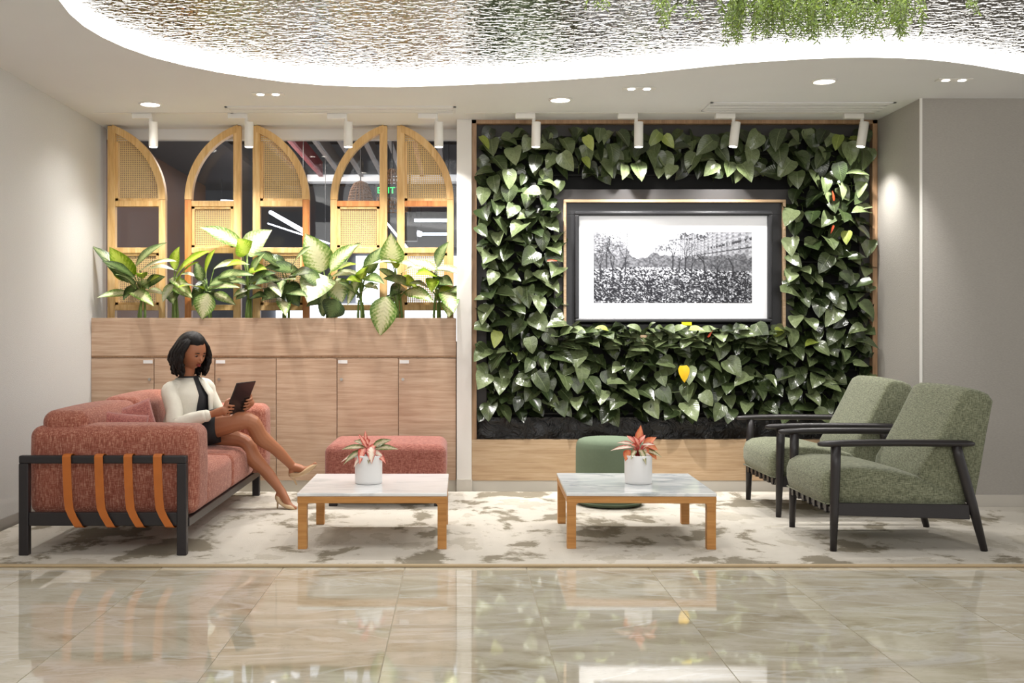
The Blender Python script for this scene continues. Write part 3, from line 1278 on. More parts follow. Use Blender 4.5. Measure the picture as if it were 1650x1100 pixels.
# stems
m = MB()
rr = random.Random(9)
for _ in range(260):
    px, py = rr.uniform(790, 1390), rr.uniform(230, 670)
    if not in_region(px, py):
        continue
    c = W(px, py, BW + .05)
    c.y = .08
    q = c + Vector((rr.uniform(-.05, .05), -.1, rr.uniform(-.03, .06)))
    m.tube([c, (c + q) / 2 + Vector((0, 0, .03)), q], .0025, 4)
o = m.build('stems', plain('leaf_stem', (96, 116, 56), .5), lw)
o['kind'] = 'stuff'
# coloured individual leaves / buds
for (px, py, mt, dx, dz, s) in ((1102, 600, 'leafYY', .1, -1, .75), (1147, 534, 'leafR', .3, .5, .4), (1343, 312, 'leafR', -.15, 1, .45), (893, 419, 'leafR', 1, .1, .45), (1340, 373, 'leafR', -.4, -1, .4)):
    vs, fs, uv = leafgeo(.15, .1 if mt == 'leafYY' else .035, .2, .3, 'heart', 6)
    m = MB()
    m.add(vs, fs, uv)
    o = m.build('leaf', M[mt], lw, smooth=True)
    o['label'] = 'yellow leaf' if mt == 'leafYY' else 'red new shoot'
    c = W(px, py, BW - .13)
    c.y = -.13
    L = Vector((dx, -.2, dz)).normalized()
    o.matrix_local = frame_m(c - L * .05, L, Vector((0, -1, .5))) @ Matrix.Scale(s * 1.1, 4)

# picture
PD = BW - .02
pic = thing('framed_picture', 'black framed street photograph with wide white mat in the living wall', 'picture', (X(1085, PD), PD, Z(430, PD)))


def pb(px, py):
    return X(px, PD) - pic.location.x, Z(py, PD) - pic.location.z


def frame_part(name, mat, px0, py0, px1, py1, t_, y0, y1, bevel=.002):
    (x0, z1), (x1, z0) = pb(px0, py0), pb(px1, py1)
    m = MB()
    m.box(x0, x1, y0, y1, z1 - t_, z1)
    m.box(x0, x1, y0, y1, z0, z0 + t_)
    m.box(x0, x0 + t_, y0, y1, z0 + t_, z1 - t_)
    m.box(x1 - t_, x1, y0, y1, z0 + t_, z1 - t_)
    return m.build(name, mat, pic, bevel=bevel)


frame_part('outer_board', M['charcoal'], 893, 304, 1281, 548, .078, .03, .06)
frame_part('wood_fillet', M['trimwood'] if False else M['lowwood'], 908, 321.5, 1266, 544, .020, -.005, .05)
frame_part('inner_board', M['black'], 912.5, 326, 1261.5, 541, .085, .03, .05)
frame_part('frame', M['black'], 926, 341, 1243, 519, .026, -.03, .04, .008)
frame_part('frame_lip', M['black'], 930, 345, 1239, 516, .012, -.022, .04, .003)
(x0, z1), (x1, z0) = pb(931, 346), pb(1239, 515)
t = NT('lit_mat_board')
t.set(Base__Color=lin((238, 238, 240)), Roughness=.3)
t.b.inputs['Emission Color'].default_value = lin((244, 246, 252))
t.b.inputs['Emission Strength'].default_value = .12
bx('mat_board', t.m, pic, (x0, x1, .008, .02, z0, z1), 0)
# printed photograph: vertex-coloured flat sheet
NXp, NZp = 300, 136
yy, xx = np.mgrid[0:NZp + 1, 0:NXp + 1]
u = xx / NXp
v = yy / NZp          # 0 at top
rs = np.random.RandomState(4)


def vnoise(nx, nz, seed):
    q = np.random.RandomState(seed).rand(nz + 2, nx + 2)
    gx, gz = u * nx, v * nz
    ix, iz = gx.astype(int), gz.astype(int)
    fx, fz = gx - ix, gz - iz
    fx, fz = fx * fx * (3 - 2 * fx), fz * fz * (3 - 2 * fz)
    return (q[iz, ix] * (1 - fx) * (1 - fz) + q[iz, ix + 1] * fx * (1 - fz) + q[iz + 1, ix] * (1 - fx) * fz + q[iz + 1, ix + 1] * fx * fz)


img = np.ones_like(u) * .93
# right facades rise from the vanishing point to the top right corner
vx_, vz_ = .30, .44
slope = (v - vz_) / np.maximum(u - vx_, 1e-3)
sky_r = np.interp(u, [.28, .33, .38, .385, .47, .48, .52, .53, .60, .70, .75, 1.0], [.44, .36, .26, .20, .17, .08, .10, .02, .02, .03, -.1, -.1])
sky_r = sky_r + .03 * (vnoise(90, 2, 31) - .5)
rt = (u > .30) & (v > sky_r) & (v < .66)
steps = np.floor(slope * 20)
fac = .66 + .10 * ((steps % 2) == 0) + .16 * (vnoise(120, 80, 1) - .5)
win = (np.sin(46 / np.maximum(u - .12, .05) * 2) > .25) & (np.sin(slope * 64) > -.1)
fac = fac - .27 * win * (.5 + .5 * vnoise(40, 20, 12))
fac = np.where(v < sky_r + .09, fac - .32 * (vnoise(150, 60, 2) > .45), fac)
fac = np.where((u < .55), fac + .12, fac)
img = np.where(rt, fac, img)
img = np.where(rt & (np.abs(slope + .33) < .012) & (u > .6), .22, img)
img = np.where(rt & (np.abs(slope + .50) < .030) & (u > .72), .30 + .4 * (vnoise(160, 4, 13) > .5), img)
img = np.where(rt & (np.abs(slope - .12) < .014) & (u > .7), .2, img)
# left facade and trees
sky_l = np.interp(u, [0, .04, .05, .10, .12, .18, .21, .24, .28], [.0, .0, .06, .08, .14, .12, .22, .36, .44])
ltm = (u < .29) & (v > sky_l + .03 * (vnoise(70, 2, 32) - .5)) & (v < .8)
img = np.where(ltm, .62 + .5 * (vnoise(90, 70, 3) - .5) * (.4 + vnoise(8, 6, 33)) - .12 * v, img)
# far trees
ft = (v > .40 - .12 * vnoise(40, 4, 8) + .0 * u) & (v < .55)
img = np.where(ft, .55 - .3 * (vnoise(110, 60, 9) - .2), img)
# crowd
crowd = v > .52 - .03 * np.sin(u * 5)
f1, f2, f3 = vnoise(150, 100, 5), vnoise(70, 40, 6), vnoise(22, 12, 7)
cr = .10 + .95 * np.clip((f1 - .36) * 1.9, 0, 1) * (.55 + .6 * f2) - .15 * f3
cr = cr + .38 * np.clip(.72 - v, 0, .3) / .3 * (f1 > .4)
img = np.where(crowd, np.clip(cr, .03, .95), img)


# branches
def seg(x0, z0, x1, z1, w_, val):
    global img
    dx, dz = (x1 - x0), (z1 - z0) / 2.2
    px_, pz_ = u - x0, (v - z0) / 2.2
    tt = np.clip((px_ * dx + pz_ * dz) / (dx * dx + dz * dz + 1e-9), 0, 1)
    dist = np.sqrt((px_ - tt * dx) ** 2 + (pz_ - tt * dz) ** 2)
    img = np.where(dist < w_, img * .35 + val * .65, img)


def tree(x, z, h, ang, w_, depth, rr):
    x1 = x + h * math.sin(ang) * .45
    z1 = z - h * math.cos(ang)
    seg(x, z, x1, z1, w_, .12)
    if depth:
        for k in range(2 + (rr.random() < .5)):
            tree(x1, z1, h * rr.uniform(.55, .8), ang + rr.uniform(-.75, .75), w_ * .65, depth - 1, rr)


rr = random.Random(3)
for (x, z, h, dp) in ((.12, .78, .24, 4), (.17, .72, .16, 3), (.04, .7, .2, 3), (.62, .6, .12, 3), (.70, .62, .14, 3), (.54, .56, .1, 3), (.78, .66, .12, 2), (.88, .6, .12, 2), (.20, .6, .22, 4), (.08, .5, .2, 3), (.5, .55, .16, 3), (.58, .56, .17, 3)):
    tree(x, z, h, 0, .004, dp, rr)
img = np.clip(img + (rs.rand(*img.shape) - .5) * .06, .01, 1)
img[:1] = .08
img[:, :1] = .2
(x0, z1), (x1, z0) = pb(957, 374), pb(1212, 488)
vs = [(x0 + (x1 - x0) * a, 0, z1 - (z1 - z0) * b) for a, b in zip(u.ravel(), v.ravel())]
n1 = NXp + 1
idx = (np.arange(NZp)[:, None] * n1 + np.arange(NXp)[None, :]).ravel()
fs = np.stack([idx, idx + n1, idx + n1 + 1, idx + 1], 1).tolist()
me = bpy.data.meshes.new('printed_photograph')
me.from_pydata(vs, [], fs)
ca = me.color_attributes.new('print', 'FLOAT_COLOR', 'POINT')
gl_ = (img.ravel() * .95) ** 2.7
buf = np.stack([gl_ * .96, gl_ * .98, gl_ * 1.06 + .004, np.ones_like(gl_)], 1).astype(np.float32)
ca.data.foreach_set('color', buf.ravel())
t = NT('printed_street_photo')
at = t.n('ShaderNodeAttribute', _attribute_name='print')
t.set(Base__Color=at.outputs['Color'], Roughness=.3)
t.l(at.outputs['Color'], t.b.inputs['Emission Color'])
t.b.inputs['Emission Strength'].default_value = .08
me.materials.append(t.m)
o = bpy.data.objects.new('printed_photograph', me)
C.objects.link(o)
o.parent = pic
o.location = (0, .0065, 0)
(x0, z0), (x1, z1) = pb(1097, 524), pb(1113, 519)
bx('sticker', M['yellow'], pic, (x0, x1, -.034, -.03, z0, z1), 0)

# ============================================================ PLANTER PLANTS
M['dp'] = leafmat('dumbcane_pale', (92, 128, 48), (168, 184, 116), (222, 222, 178), 'var', .35, trans=.22)
M['dg'] = leafmat('dumbcane_green', (62, 84, 44), (96, 118, 70), (150, 164, 112), 'var', .35, trans=.15)
M['dy'] = leafmat('dumbcane_backlit_lime', (110, 142, 26), (150, 176, 44), (186, 204, 84), 'var', .35, trans=.3)  # yellow-green colour stands in for light coming through the leaf
M['dw'] = leafmat('dumbcane_lit_cream', (150, 168, 110), (206, 212, 172), (238, 238, 214), 'var', .35, trans=.2)  # cream leaf colour whitened to show strong light on it
M['dd'] = leafmat('dumbcane_dark', (38, 54, 28), (60, 80, 42), (92, 112, 66), 'var', .3, trans=.1)
M['dstem'] = plain('dumbcane_stem', (108, 132, 62), .5, var=.15, nscale=30)
PL = [
    ('dieffenbachia with grey-green leaves leaning toward the left wall', 235, [(180, 250, 40, 95, 55, 'g'), (190, 240, 108, 118, 72, 'y'), (205, 190, 310, 75, 46, 'g'), (230, 205, 362, 142, 50, 'w'), (185, 300, 58, 305, 32, 'p'), (190, 290, 275, 330, 48, 'p'), (240, 235, 230, 188, 36, 'y'), (200, 262, 140, 195, 44, 'g'), (255, 262, 322, 225, 42, 'g'), (258, 290, 326, 298, 36, 'w'), (205, 230, 95, 150, 40, 'd')]),
    ('small dieffenbachia coloured backlit lime and strongly lit white, second from the left wall', 375, [(385, 205, 278, 180, 46, 'w'), (385, 225, 497, 105, 56, 'y'), (375, 195, 380, 108, 42, 'y'), (375, 258, 325, 330, 42, 'w'), (380, 268, 442, 312, 52, 'p'), (390, 250, 452, 150, 42, 'y')]),
    ('bushy dieffenbachia with leaves coloured backlit lime above the seated person, third from left', 520, [(512, 235, 510, 112, 52, 'y'), (530, 262, 642, 228, 46, 'g'), (520, 275, 638, 262, 30, 'p'), (545, 195, 662, 160, 50, 'w'), (500, 282, 398, 248, 42, 'y'), (518, 300, 500, 402, 72, 'p'), (540, 300, 632, 342, 36, 'p'), (560, 232, 684, 198, 38, 'g'), (492, 245, 470, 170, 36, 'g'), (500, 250, 420, 200, 40, 'p')]),
    ('tallest dieffenbachia with leaves crossing the cane of the second screen', 690, [(662, 95, 500, 8, 58, 'p'), (682, 125, 775, 30, 80, 'w'), (688, 130, 655, 70, 70, 'y'), (692, 175, 612, 165, 36, 'y'), (700, 232, 735, 125, 44, 'g'), (690, 302, 640, 322, 34, 'g'), (690, 205, 756, 185, 44, 'y'), (695, 250, 790, 200, 44, 'd'), (690, 260, 610, 240, 40, 'g'), (700, 320, 760, 300, 40, 'd')]),
    ('dark-leaved dieffenbachia in front of the middle screen', 855, [(832, 185, 735, 118, 62, 'd'), (850, 190, 782, 128, 44, 'd'), (905, 205, 762, 185, 62, 'd'), (880, 195, 935, 85, 48, 'g'), (830, 262, 772, 228, 46, 'd'), (850, 262, 905, 345, 74, 'd'), (832, 290, 755, 322, 62, 'g'), (800, 250, 830, 305, 50, 'w'), (840, 318, 850, 375, 48, 'p'), (870, 225, 965, 200, 52, 'd'), (770, 290, 700, 260, 50, 'd'), (830, 235, 735, 240, 50, 'd'), (860, 300, 930, 290, 44, 'g')]),
    ('dieffenbachia with the broadest pale leaves, centre of the planter', 1035, [(1015, 202, 945, 55, 98, 'p'), (1045, 198, 1142, 88, 66, 'p'), (1040, 218, 1140, 158, 46, 'y'), (1012, 222, 950, 318, 112, 'w'), (1060, 240, 1092, 332, 82, 'p'), (1075, 330, 1045, 398, 84, 'd'), (1012, 398, 1020, 262, 34, 'g'), (1120, 150, 1150, 82, 46, 'g'), (1000, 250, 915, 210, 60, 'g')]),
    ('slim many-stemmed dieffenbachia with narrow cream leaves whitened as strongly lit, right of the broad one', 1175, [(1165, 215, 1052, 222, 44, 'w'), (1180, 192, 1312, 148, 44, 'w'), (1180, 252, 1125, 230, 42, 'y'), (1190, 232, 1262, 240, 42, 'g'), (1180, 242, 1180, 165, 48, 'y'), (1200, 212, 1252, 108, 50, 'g'), (1190, 262, 1245, 276, 28, 'p'), (1170, 240, 1110, 190, 44, 'w')]),
    ('dieffenbachia with one long leaf hanging over the planter front', 1340, [(1312, 170, 1302, 78, 78, 'p'), (1320, 172, 1405, 176, 42, 'w'), (1322, 192, 1310, 128, 34, 'y'), (1392, 272, 1285, 226, 62, 'd'), (1282, 315, 1262, 468, 88, 'p'), (1370, 290, 1475, 322, 52, 'p'), (1350, 215, 1425, 180, 40, 'w'), (1330, 250, 1260, 190, 46, 'g')]),
    ('dieffenbachia with cream leaves whitened as strongly lit next to the white column', 1500, [(1500, 202, 1368, 152, 56, 'w'), (1492, 195, 1622, 216, 56, 'w'), (1500, 182, 1532, 82, 50, 'g'), (1492, 222, 1425, 200, 48, 'y'), (1500, 242, 1565, 262, 54, 'g'), (1540, 290, 1572, 372, 64, 'p'), (1482, 232, 1478, 285, 44, 'y'), (1560, 282, 1605, 292, 34, 'g'), (1555, 328, 1552, 392, 54, 'p'), (1470, 280, 1400, 240, 40, 'd')]),
]
rp = random.Random(77)
for (lab, bxz, leaves) in PL:
    bpx = 140 + bxz / 2.66
    pd = 7.89
    bp = W(bpx, 512, pd)
    root = thing('dieffenbachia', lab, 'plant', (bp.x, pd, 1.19), 0, 'dieffenbachia plants in the planter trough')
    stm = MB()
    # short trunk canes
    top = Vector((rp.uniform(-.01, .01), 0, .22))
    for k in range(3):
        a = k * 2.1 + rp.random()
        q0 = Vector((.02 * math.cos(a), .02 * math.sin(a), -.01))
        stm.tube([q0, q0 * 1.2 + Vector((0, 0, .12)), top + Vector((.015 * math.cos(a), .02 * math.sin(a), rp.uniform(-.04, .06)))], [.011, .010, .008], 7)
    extra = [(bxz + rp.uniform(-20, 20), rp.uniform(230, 330), bxz + rp.uniform(-95, 95), rp.uniform(180, 360), rp.uniform(30, 48), rp.choice('gdgyp')) for _ in range(3)]
    for (bx_, by_, tx_, ty_, wz, kd) in leaves + extra:
        over = (ty_ > 395)
        d0 = pd + rp.uniform(-.05, .05)
        isx = (bx_, by_, tx_, ty_, wz, kd) in extra
        if isx:
            d0 = pd + .06
        if over:
            d0 = BW - .045
        dt = d0 - (rp.uniform(.05, .27) if not over else -.04)
        pb_ = W(140 + bx_ / 2.66, 360 + by_ / 2.66, d0)
        pt_ = W(140 + tx_ / 2.66, 360 + ty_ / 2.66, dt)
        v0 = pt_ - pb_
        L = v0.length * 1.07
        wm = wz / 2.66 / F * d0 * 1.36
        nrm = Vector((rp.uniform(-.3, .3), -1.0, rp.uniform(.5, 1.3))) if not (kd == 'w') else Vector((rp.uniform(-.2, .2), -.8, 1.3))
        if wz > 70:
            nrm = Vector((0, -1, .35))
        vs, fs, uv = leafgeo(L, wm, droop=.28 if not over else .1, fold=.22, shape='ovate', nl=8, wav=.025, seed=int(bx_))
        mm = MB()
        mm.add(vs, fs, uv)
        o = mm.build('leaf', M['d' + kd], root, smooth=True)
        # rotate up a little to compensate the droop
        up = nrm.normalized() * .25 * v0.length
        mt_ = frame_m(pb_ - root.location, v0 + up * .9, nrm)
        o.matrix_local = mt_
        q1 = pb_ - root.location
        mid = Vector((top.x * .6 + q1.x * .4, q1.y * .5, (top.z + q1.z) / 2 + .01))
        st0 = Vector((top.x, top.y, max(.05, min(top.z, q1.z - .03)))) if not over else Vector((0, 0, .12))
        stm.tube([st0, mid, q1], [.006, .005, .0035], 6)
    stm.build('stem', M['dstem'], root, smooth=True)

# ============================================================ HANGING VINES
M['vine'] = leafmat('vine_leaf', (74, 98, 14), (104, 130, 22), (146, 168, 44), 'green', .45)
M['vstem'] = plain('vine_stem', (86, 96, 40), .6)


def vines(px0, px1, n, pymin, pymax, label, seed):
    r = random.Random(seed)
    xc = X((px0 + px1) / 2, 4.8)
    root = thing('hanging_vine', label, 'hanging plant', (xc, 4.8, CZ + FH), 0, 'hanging vines under the mirror ceiling')
    for k in range(n):
        px = r.uniform(px0, px1)
        py = r.uniform(pymin, pymax)
        if k == 0:
            py = pymax
        d = 4.8 + r.uniform(-.25, .25)
        ztip = Z(py, d)
        x = X(px, d) - xc
        Ltot = CZ + FH - ztip
        m = MB()
        pts = []
        sway = r.uniform(-.05, .05)
        for i in range(9):
            f_ = i / 8
            pts.append(Vector((x + sway * f_ + .015 * math.sin(f_ * 6 + k), d - 4.8 + .015 * math.cos(f_ * 5 + k), -Ltot * f_)))
        m.tube(pts, .0018, 3)
        m.cur = 1
        f_ = .30
        while f_ < 1.0:
            i = min(int(f_ * 8), 7)
            p = pts[i].lerp(pts[i + 1], f_ * 8 - i)
            a = r.uniform(0, 2 * PI)
            for q in range(2):
                aa = a + q * PI * .8
                d_ = Vector((math.cos(aa), math.sin(aa), r.uniform(-1.1, -.2)))
                l_ = r.uniform(.024, .044) * (1.1 - .4 * f_)
                nn = Vector((r.uniform(-1, 1), -1, .6))
                M4 = frame_m(p, d_, nn)
                wv = l_ * .15
                m.add([(0, 0, 0), (l_ * .45, wv, l_ * .05), (l_, 0, -l_ * .1), (l_ * .45, -wv, l_ * .05)], [(0, 3, 2, 1)], [(0, .5), (.5, 1), (1, .5), (.5, 0)], M4)
            f_ += .0125 / max(Ltot, .1)
        m.build('vine_strand', [M['vstem'], M['vine']], root)


vines(1185, 1480, 135, 14, 68, 'wide mass of hanging green vines above the picture, ending in long tips', 1)
vines(1160, 1188, 9, 40, 72, 'narrow hanging vine cluster at the left end of the wide mass', 2)
vines(1052, 1122, 10, 8, 42, 'small hanging vine tuft left of the wide mass', 3)
vines(950, 990, 5, 2, 16, 'tiny hanging vine tips above the left part of the living wall', 4)
vines(1545, 1572, 4, 4, 20, 'tiny hanging vine tips near the top right corner', 5)

# ============================================================ SOFA
sofa = thing('sofa', 'terracotta woven sofa with black frame and tan leather straps', 'sofa', (-1.85, 6.5, 0))
ox, oy = -1.85, 6.5


def wb(m, x0, x1, y0, y1, z0, z1, **kw):
    m.rbox(x0 - ox, x1 - ox, y0 - oy, y1 - oy, z0, z1, **kw)


# fabric parts
one(lambda m: wb(m, -2.27, -1.385, 5.59, 5.87, .205, .672, r=.055, bulge=(.01, .012, .008), n=6), 'armrest', M['sofa'], sofa, smooth=True, weld=True)
one(lambda m: wb(m, -2.27, -1.33, 7.24, 7.50, .205, .672, r=.055, bulge=(.01, .012, .008), n=6), 'armrest', M['sofa'], sofa, smooth=True, weld=True)
for (y0, y1) in ((5.875, 6.555), (6.56, 7.235)):
    one(lambda m: wb(m, -2.05, -1.40, y0, y1, .20, .415, r=.045, bulge=(.012, 0, .022), n=6), 'seat_cushion', M['sofa'], sofa, smooth=True, weld=True)
for (y0, y1) in ((5.62, 6.555), (6.56, 7.50)):
    o = one(lambda m: wb(m, -2.22, -1.98, y0, y1, .30, (.752 if y0 < 6 else .768), r=.06, bulge=(.02, 0, .012), n=6), 'back_cushion', M['sofa'], sofa, smooth=True, weld=True)
# tufting buttons on the back
for yb in (5.95, 6.3, 6.8, 7.1):
    m = MB()
    m.ell((-1.985 - ox, yb - oy, .62), (.006, .016, .016), 12, 8)
    m.build('button', M['sofa2'], sofa, smooth=True)
# frame
tb = .045
fx0, fx1 = -2.285, -1.415
for (yy0, nm) in ((5.50, 'near'), (7.505, 'far')):
    m = MB()
    y0, y1 = yy0 - oy, yy0 + tb - oy
    bx('leg', M['darkmetal'], sofa, (fx0 - ox, fx0 + .05 - ox, y0, y1, .012, .489), .005, seg=3)
    bx('leg', M['darkmetal'], sofa, (fx1 - .05 - ox, fx1 - ox, y0, y1, .012, .489), .005, seg=3)
    bx('side_rail', M['darkmetal'], sofa, (fx0 - ox, fx1 - ox, y0, y1, .488, .53), .008, seg=3)
    bx('side_rail', M['darkmetal'], sofa, (fx0 + .05 - ox, fx1 - .05 - ox, y0 + .004, y1 - .004, .165, .235), .005)
bx('front_rail', M['darkmetal'], sofa, (-1.44 - ox, -1.41 - ox, 5.545 - oy, 7.505 - oy, .155, .20), .004)
bx('back_rail', M['darkmetal'], sofa, (-2.28 - ox, -2.25 - ox, 5.545 - oy, 7.505 - oy, .155, .20), .004)
# straps
for px in (108.5, 160, 207, 254.5):
    xs = X(px, 5.5)
    m = MB()
    path = [(5.552, .49, 0), (5.552, .532, 0), (5.53, .538, 0), (5.50, .536, 0), (5.489, .525, 0), (5.490, .40, .004), (5.491, .31, .008), (5.491, .255, .014), (5.490, .215, .032), (5.490, .165, .062), (5.505, .157, .066), (5.55, .157, .07)]
    wv = .022
    vs, fs = [], []
    for (y, z, dx) in path:
        for th in (0, .004):
            vs += [(xs + dx - wv - ox, y - th - oy, z), (xs + dx + wv - ox, y - th - oy, z)]
    for i in range(len(path) - 1):
        a = i * 4
        b = a + 4
        fs += [(a, b, b + 1, a + 1), (a + 2, a + 3, b + 3, b + 2), (a, a + 2, b + 2, b), (a + 1, b + 1, b + 3, a + 3)]
    m.add(vs, fs)
    m.build('strap', M['leather'], sofa, smooth=False)


def pillow(name, c, w_, h_, t_, rot, label, cat='cushion', mat=None):
    m = MB()
    N = 16
    for sg in (-1, 1):
        vs, fs = [], []
        for i in range(N + 1):
            for j in range(N + 1):
                a, b = i / N * 2 - 1, j / N * 2 - 1
                k = 1 - .07 * (1 - b * b)
                k2 = 1 - .07 * (1 - a * a)
                th = ((1 - abs(a) ** 2.4) * (1 - abs(b) ** 2.4)) ** .55
                vs.append((a * w_ / 2 * k, sg * t_ / 2 * th, b * h_ / 2 * k2))
        for i in range(N):
            for j in range(N):
                q = (i * (N + 1) + j, (i + 1) * (N + 1) + j, (i + 1) * (N + 1) + j + 1, i * (N + 1) + j + 1)
                fs.append(q if sg < 0 else q[::-1])
        m.add(vs, fs)
    o = m.build(name, mat or M['sofa2'], None, smooth=True, weld=True)
    o.location = c
    o.rotation_euler = rot
    tag(o, label, cat)
    return o


pillow('throw_cushion', (-1.93, 5.99, .57), .38, .32, .13, (R(-16), R(10), R(42)), 'terracotta throw cushion lying lower, nearer the front armrest', mat=M['sofa2'])
pillow('throw_cushion', (-1.93, 6.24, .565), .36, .36, .13, (R(-14), R(-14), R(40)), 'terracotta throw cushion propped higher beside the seated person')

# ============================================================ OTTOMAN
ot = thing('ottoman', 'terracotta woven bench ottoman behind the left coffee table', 'ottoman', (-.49, 7.36, 0))
one(lambda m: m.rbox(-.405, .405, -.34, .30, .175, .425, r=.06, bulge=(0, 0, .012), n=6), 'cushion', M['ottoman'], ot, smooth=True, weld=True)
bx('base_frame', M['darkmetal'], ot, (-.38, .38, -.31, .27, .13, .175), .004)
for sx in (-1, 1):
    for sy in (-.30, .22):
        bx('leg', M['darkmetal'], ot, (sx * .35 - .028, sx * .35 + .028, sy, sy + .05, .012, .13), .004)

# pouf
pf = thing('pouf', 'round sage green felt pouf behind the right coffee table', 'pouf', (X(983, 7.12), 7.14, 0))
m = MB()
m.lathe([(.15, .012), (.205, .02), (.224, .05), (.2265, .09), (.2275, .24), (.2265, .39), (.222, .425), (.208, .447), (.18, .457), (.1, .461), (.01, .462)], 48)
m.build('body', M['pouf'], pf, smooth=True)
m = MB()
m.lathe([(.2285, .037), (.2295, .041), (.2285, .045)], 48)
o = m.build('seam', M['pouf'], pf, smooth=True)


# ============================================================ COFFEE TABLES
def table(x0, x1, y0, y1, mat, label, rz=0):
    cx_, cy_ = (x0 + x1) / 2, (y0 + y1) / 2
    root = thing('coffee_table', label, 'coffee table', (cx_, cy_, 0.012), rz, 'marble topped coffee tables')
    a, b = (x1 - x0) / 2, (y1 - y0) / 2
    one(lambda m: m.box(-a, a, -b, b, .282, .300), 'tabletop', mat, root, bevel=.004)
    m = MB()
    m.box(-a + .002, a - .002, -b + .002, -b + .035, .245, .282)
    m.box(-a + .002, a - .002, b - .035, b - .002, .245, .282)
    m.box(-a + .002, -a + .035, -b + .035, b - .035, .245, .282)
    m.box(a - .035, a - .002, -b + .035, b - .035, .245, .282)
    m.build('apron', M['tablewood'], root, bevel=.003)
    for sx in (-1, 1):
        for sy in (-1, 1):
            lx0, lx1 = sorted((sx * (a - .004), sx * (a - .052)))
            ly0, ly1 = sorted((sy * (b - .004), sy * (b - .052)))
            m = MB()
            # leg with small bracket radius at the top inside
            q = sx
            xo, xi = sx * (a - .004), sx * (a - .052)
            prof = [(xo, 0), (xi, 0), (xi, .232), (xi - sx * .004, .241), (xi - sx * .014, .246), (xo, .246)]
            if sx > 0:
                prof = prof[::-1]
            m.prism(prof, ly0, ly1)
            m.build('leg', M['tablewood'], root, bevel=.002)
    return root


table(-.866, -.064, 5.66, 6.44, M['carrara_pale'], 'low beech coffee table with white marble top, nearer the sofa')
table(.583, 1.383, 5.66, 6.46, M['carrara'], 'low beech coffee table with grey-veined marble top, nearer the armchairs', R(-1.5))

# potted aglaonemas
M['agr'] = leafmat('aglaonema_red', (176, 56, 44), (214, 96, 76), (240, 170, 150), 'var', .35)
M['ago'] = leafmat('aglaonema_orange', (196, 84, 48), (222, 120, 74), (226, 140, 90), 'var', .4)
M['agg'] = leafmat('aglaonema_green', (84, 96, 44), (132, 138, 82), (206, 190, 158), 'var', .35)
M['agp'] = leafmat('aglaonema_cream', (188, 72, 66), (226, 190, 168), (240, 226, 208), 'var', .35)


def potted(px, py, d, label, leaves, seed):
    p = W(px, py, d)
    p.z = .312
    root = thing('potted_aglaonema', label, 'potted plant', p, 0, 'white pots on the coffee tables')
    m = MB()
    m.lathe([(.070, 0), (.076, .004), (.0775, .02), (.0775, .158), (.0755, .162), (.073, .158), (.073, .14)], 40)
    m.build('pot', M['pot'], root, smooth=True, bevel=0)
    m = MB()
    m.lathe([(.01, .13), (.073, .13), (.073, .145), (.01, .146)], 24)
    m.build('soil', M['soil'], root)
    r = random.Random(seed)
    st = MB()
    sc = d / F
    for (bx_, by_, tx_, ty_, wz, kd, dy) in leaves:
        b0 = Vector(((bx_ - px) * sc, r.uniform(-.02, .02), (py - by_) * sc))
        t0 = Vector(((tx_ - px) * sc, dy, (py - ty_) * sc))
        v0 = t0 - b0
        vs, fs, uv = leafgeo(v0.length * 1.08, wz * sc, droop=.35, fold=.35, shape='lance', nl=7, wav=.03, seed=int(tx_))
        mm = MB()
        mm.add(vs, fs, uv)
        o = mm.build('leaf', M['ag' + kd], root, smooth=True)
        nrm = Vector((0, -1, .8 + r.random() * .5))
        o.matrix_local = frame_m(b0, v0 + nrm.normalized() * .3 * v0.length, nrm)
        st.tube([Vector((0, 0, .14)), (b0 + Vector((0, 0, .14))) / 2 + Vector((0, 0, .01)), b0], .0028, 5)
    st.build('stem', plain('red_stem', (196, 70, 64), .5), root, smooth=True)


potted(594, 779, 6.03, 'white pot of red and cream aglaonema on the left coffee table', [
    (590, 722, 553, 722, 11, 'g', -.03), (588, 724, 556, 745, 11, 'g', -.06), (586, 728, 552, 742, 9, 'p', -.03), (592, 722, 579, 700, 8, 'r', 0), (590, 724, 588, 696, 8, 'r', .02),
    (600, 722, 628, 708, 14, 'g', 0), (602, 724, 640, 722, 12, 'g', -.02), (604, 728, 622, 744, 11, 'r', -.05), (600, 728, 618, 734, 11, 'p', -.03), (598, 720, 601, 742, 15, 'p', -.10),
    (586, 720, 582, 742, 13, 'r', -.09), (590, 716, 570, 712, 10, 'g', .04), (586, 730, 573, 748, 10, 'p', -.08), (594, 726, 612, 716, 10, 'r', .05), (594, 716, 588, 708, 10, 'r', .03), (596, 732, 596, 740, 9, 'g', -.1)], 5)
potted(1028.5, 778, 6.03, 'white pot of orange-red aglaonema on the right coffee table', [
    (1028, 720, 1034, 686, 14, 'o', .03), (1036, 718, 1058, 704, 13, 'o', .02), (1038, 716, 1060, 724, 15, 'o', 0), (1040, 720, 1056, 738, 14, 'o', -.03), (1012, 724, 1006, 740, 13, 'o', -.04),
    (1020, 720, 984, 722, 8, 'p', -.05), (1022, 716, 996, 712, 7, 'p', 0), (1024, 714, 1012, 702, 9, 'r', .03), (1030, 718, 1022, 702, 9, 'r', -.02), (1036, 724, 1062, 732, 8, 'g', -.06),
    (1030, 722, 1036, 742, 10, 'g', -.1), (1024, 724, 1014, 734, 9, 'g', -.08), (1028, 714, 1040, 700, 9, 'r', .01), (1020, 728, 1004, 732, 11, 'o', -.02), (1034, 716, 1052, 714, 7, 'p', -.04), (1026, 720, 1018, 714, 10, 'r', -.03)], 6)


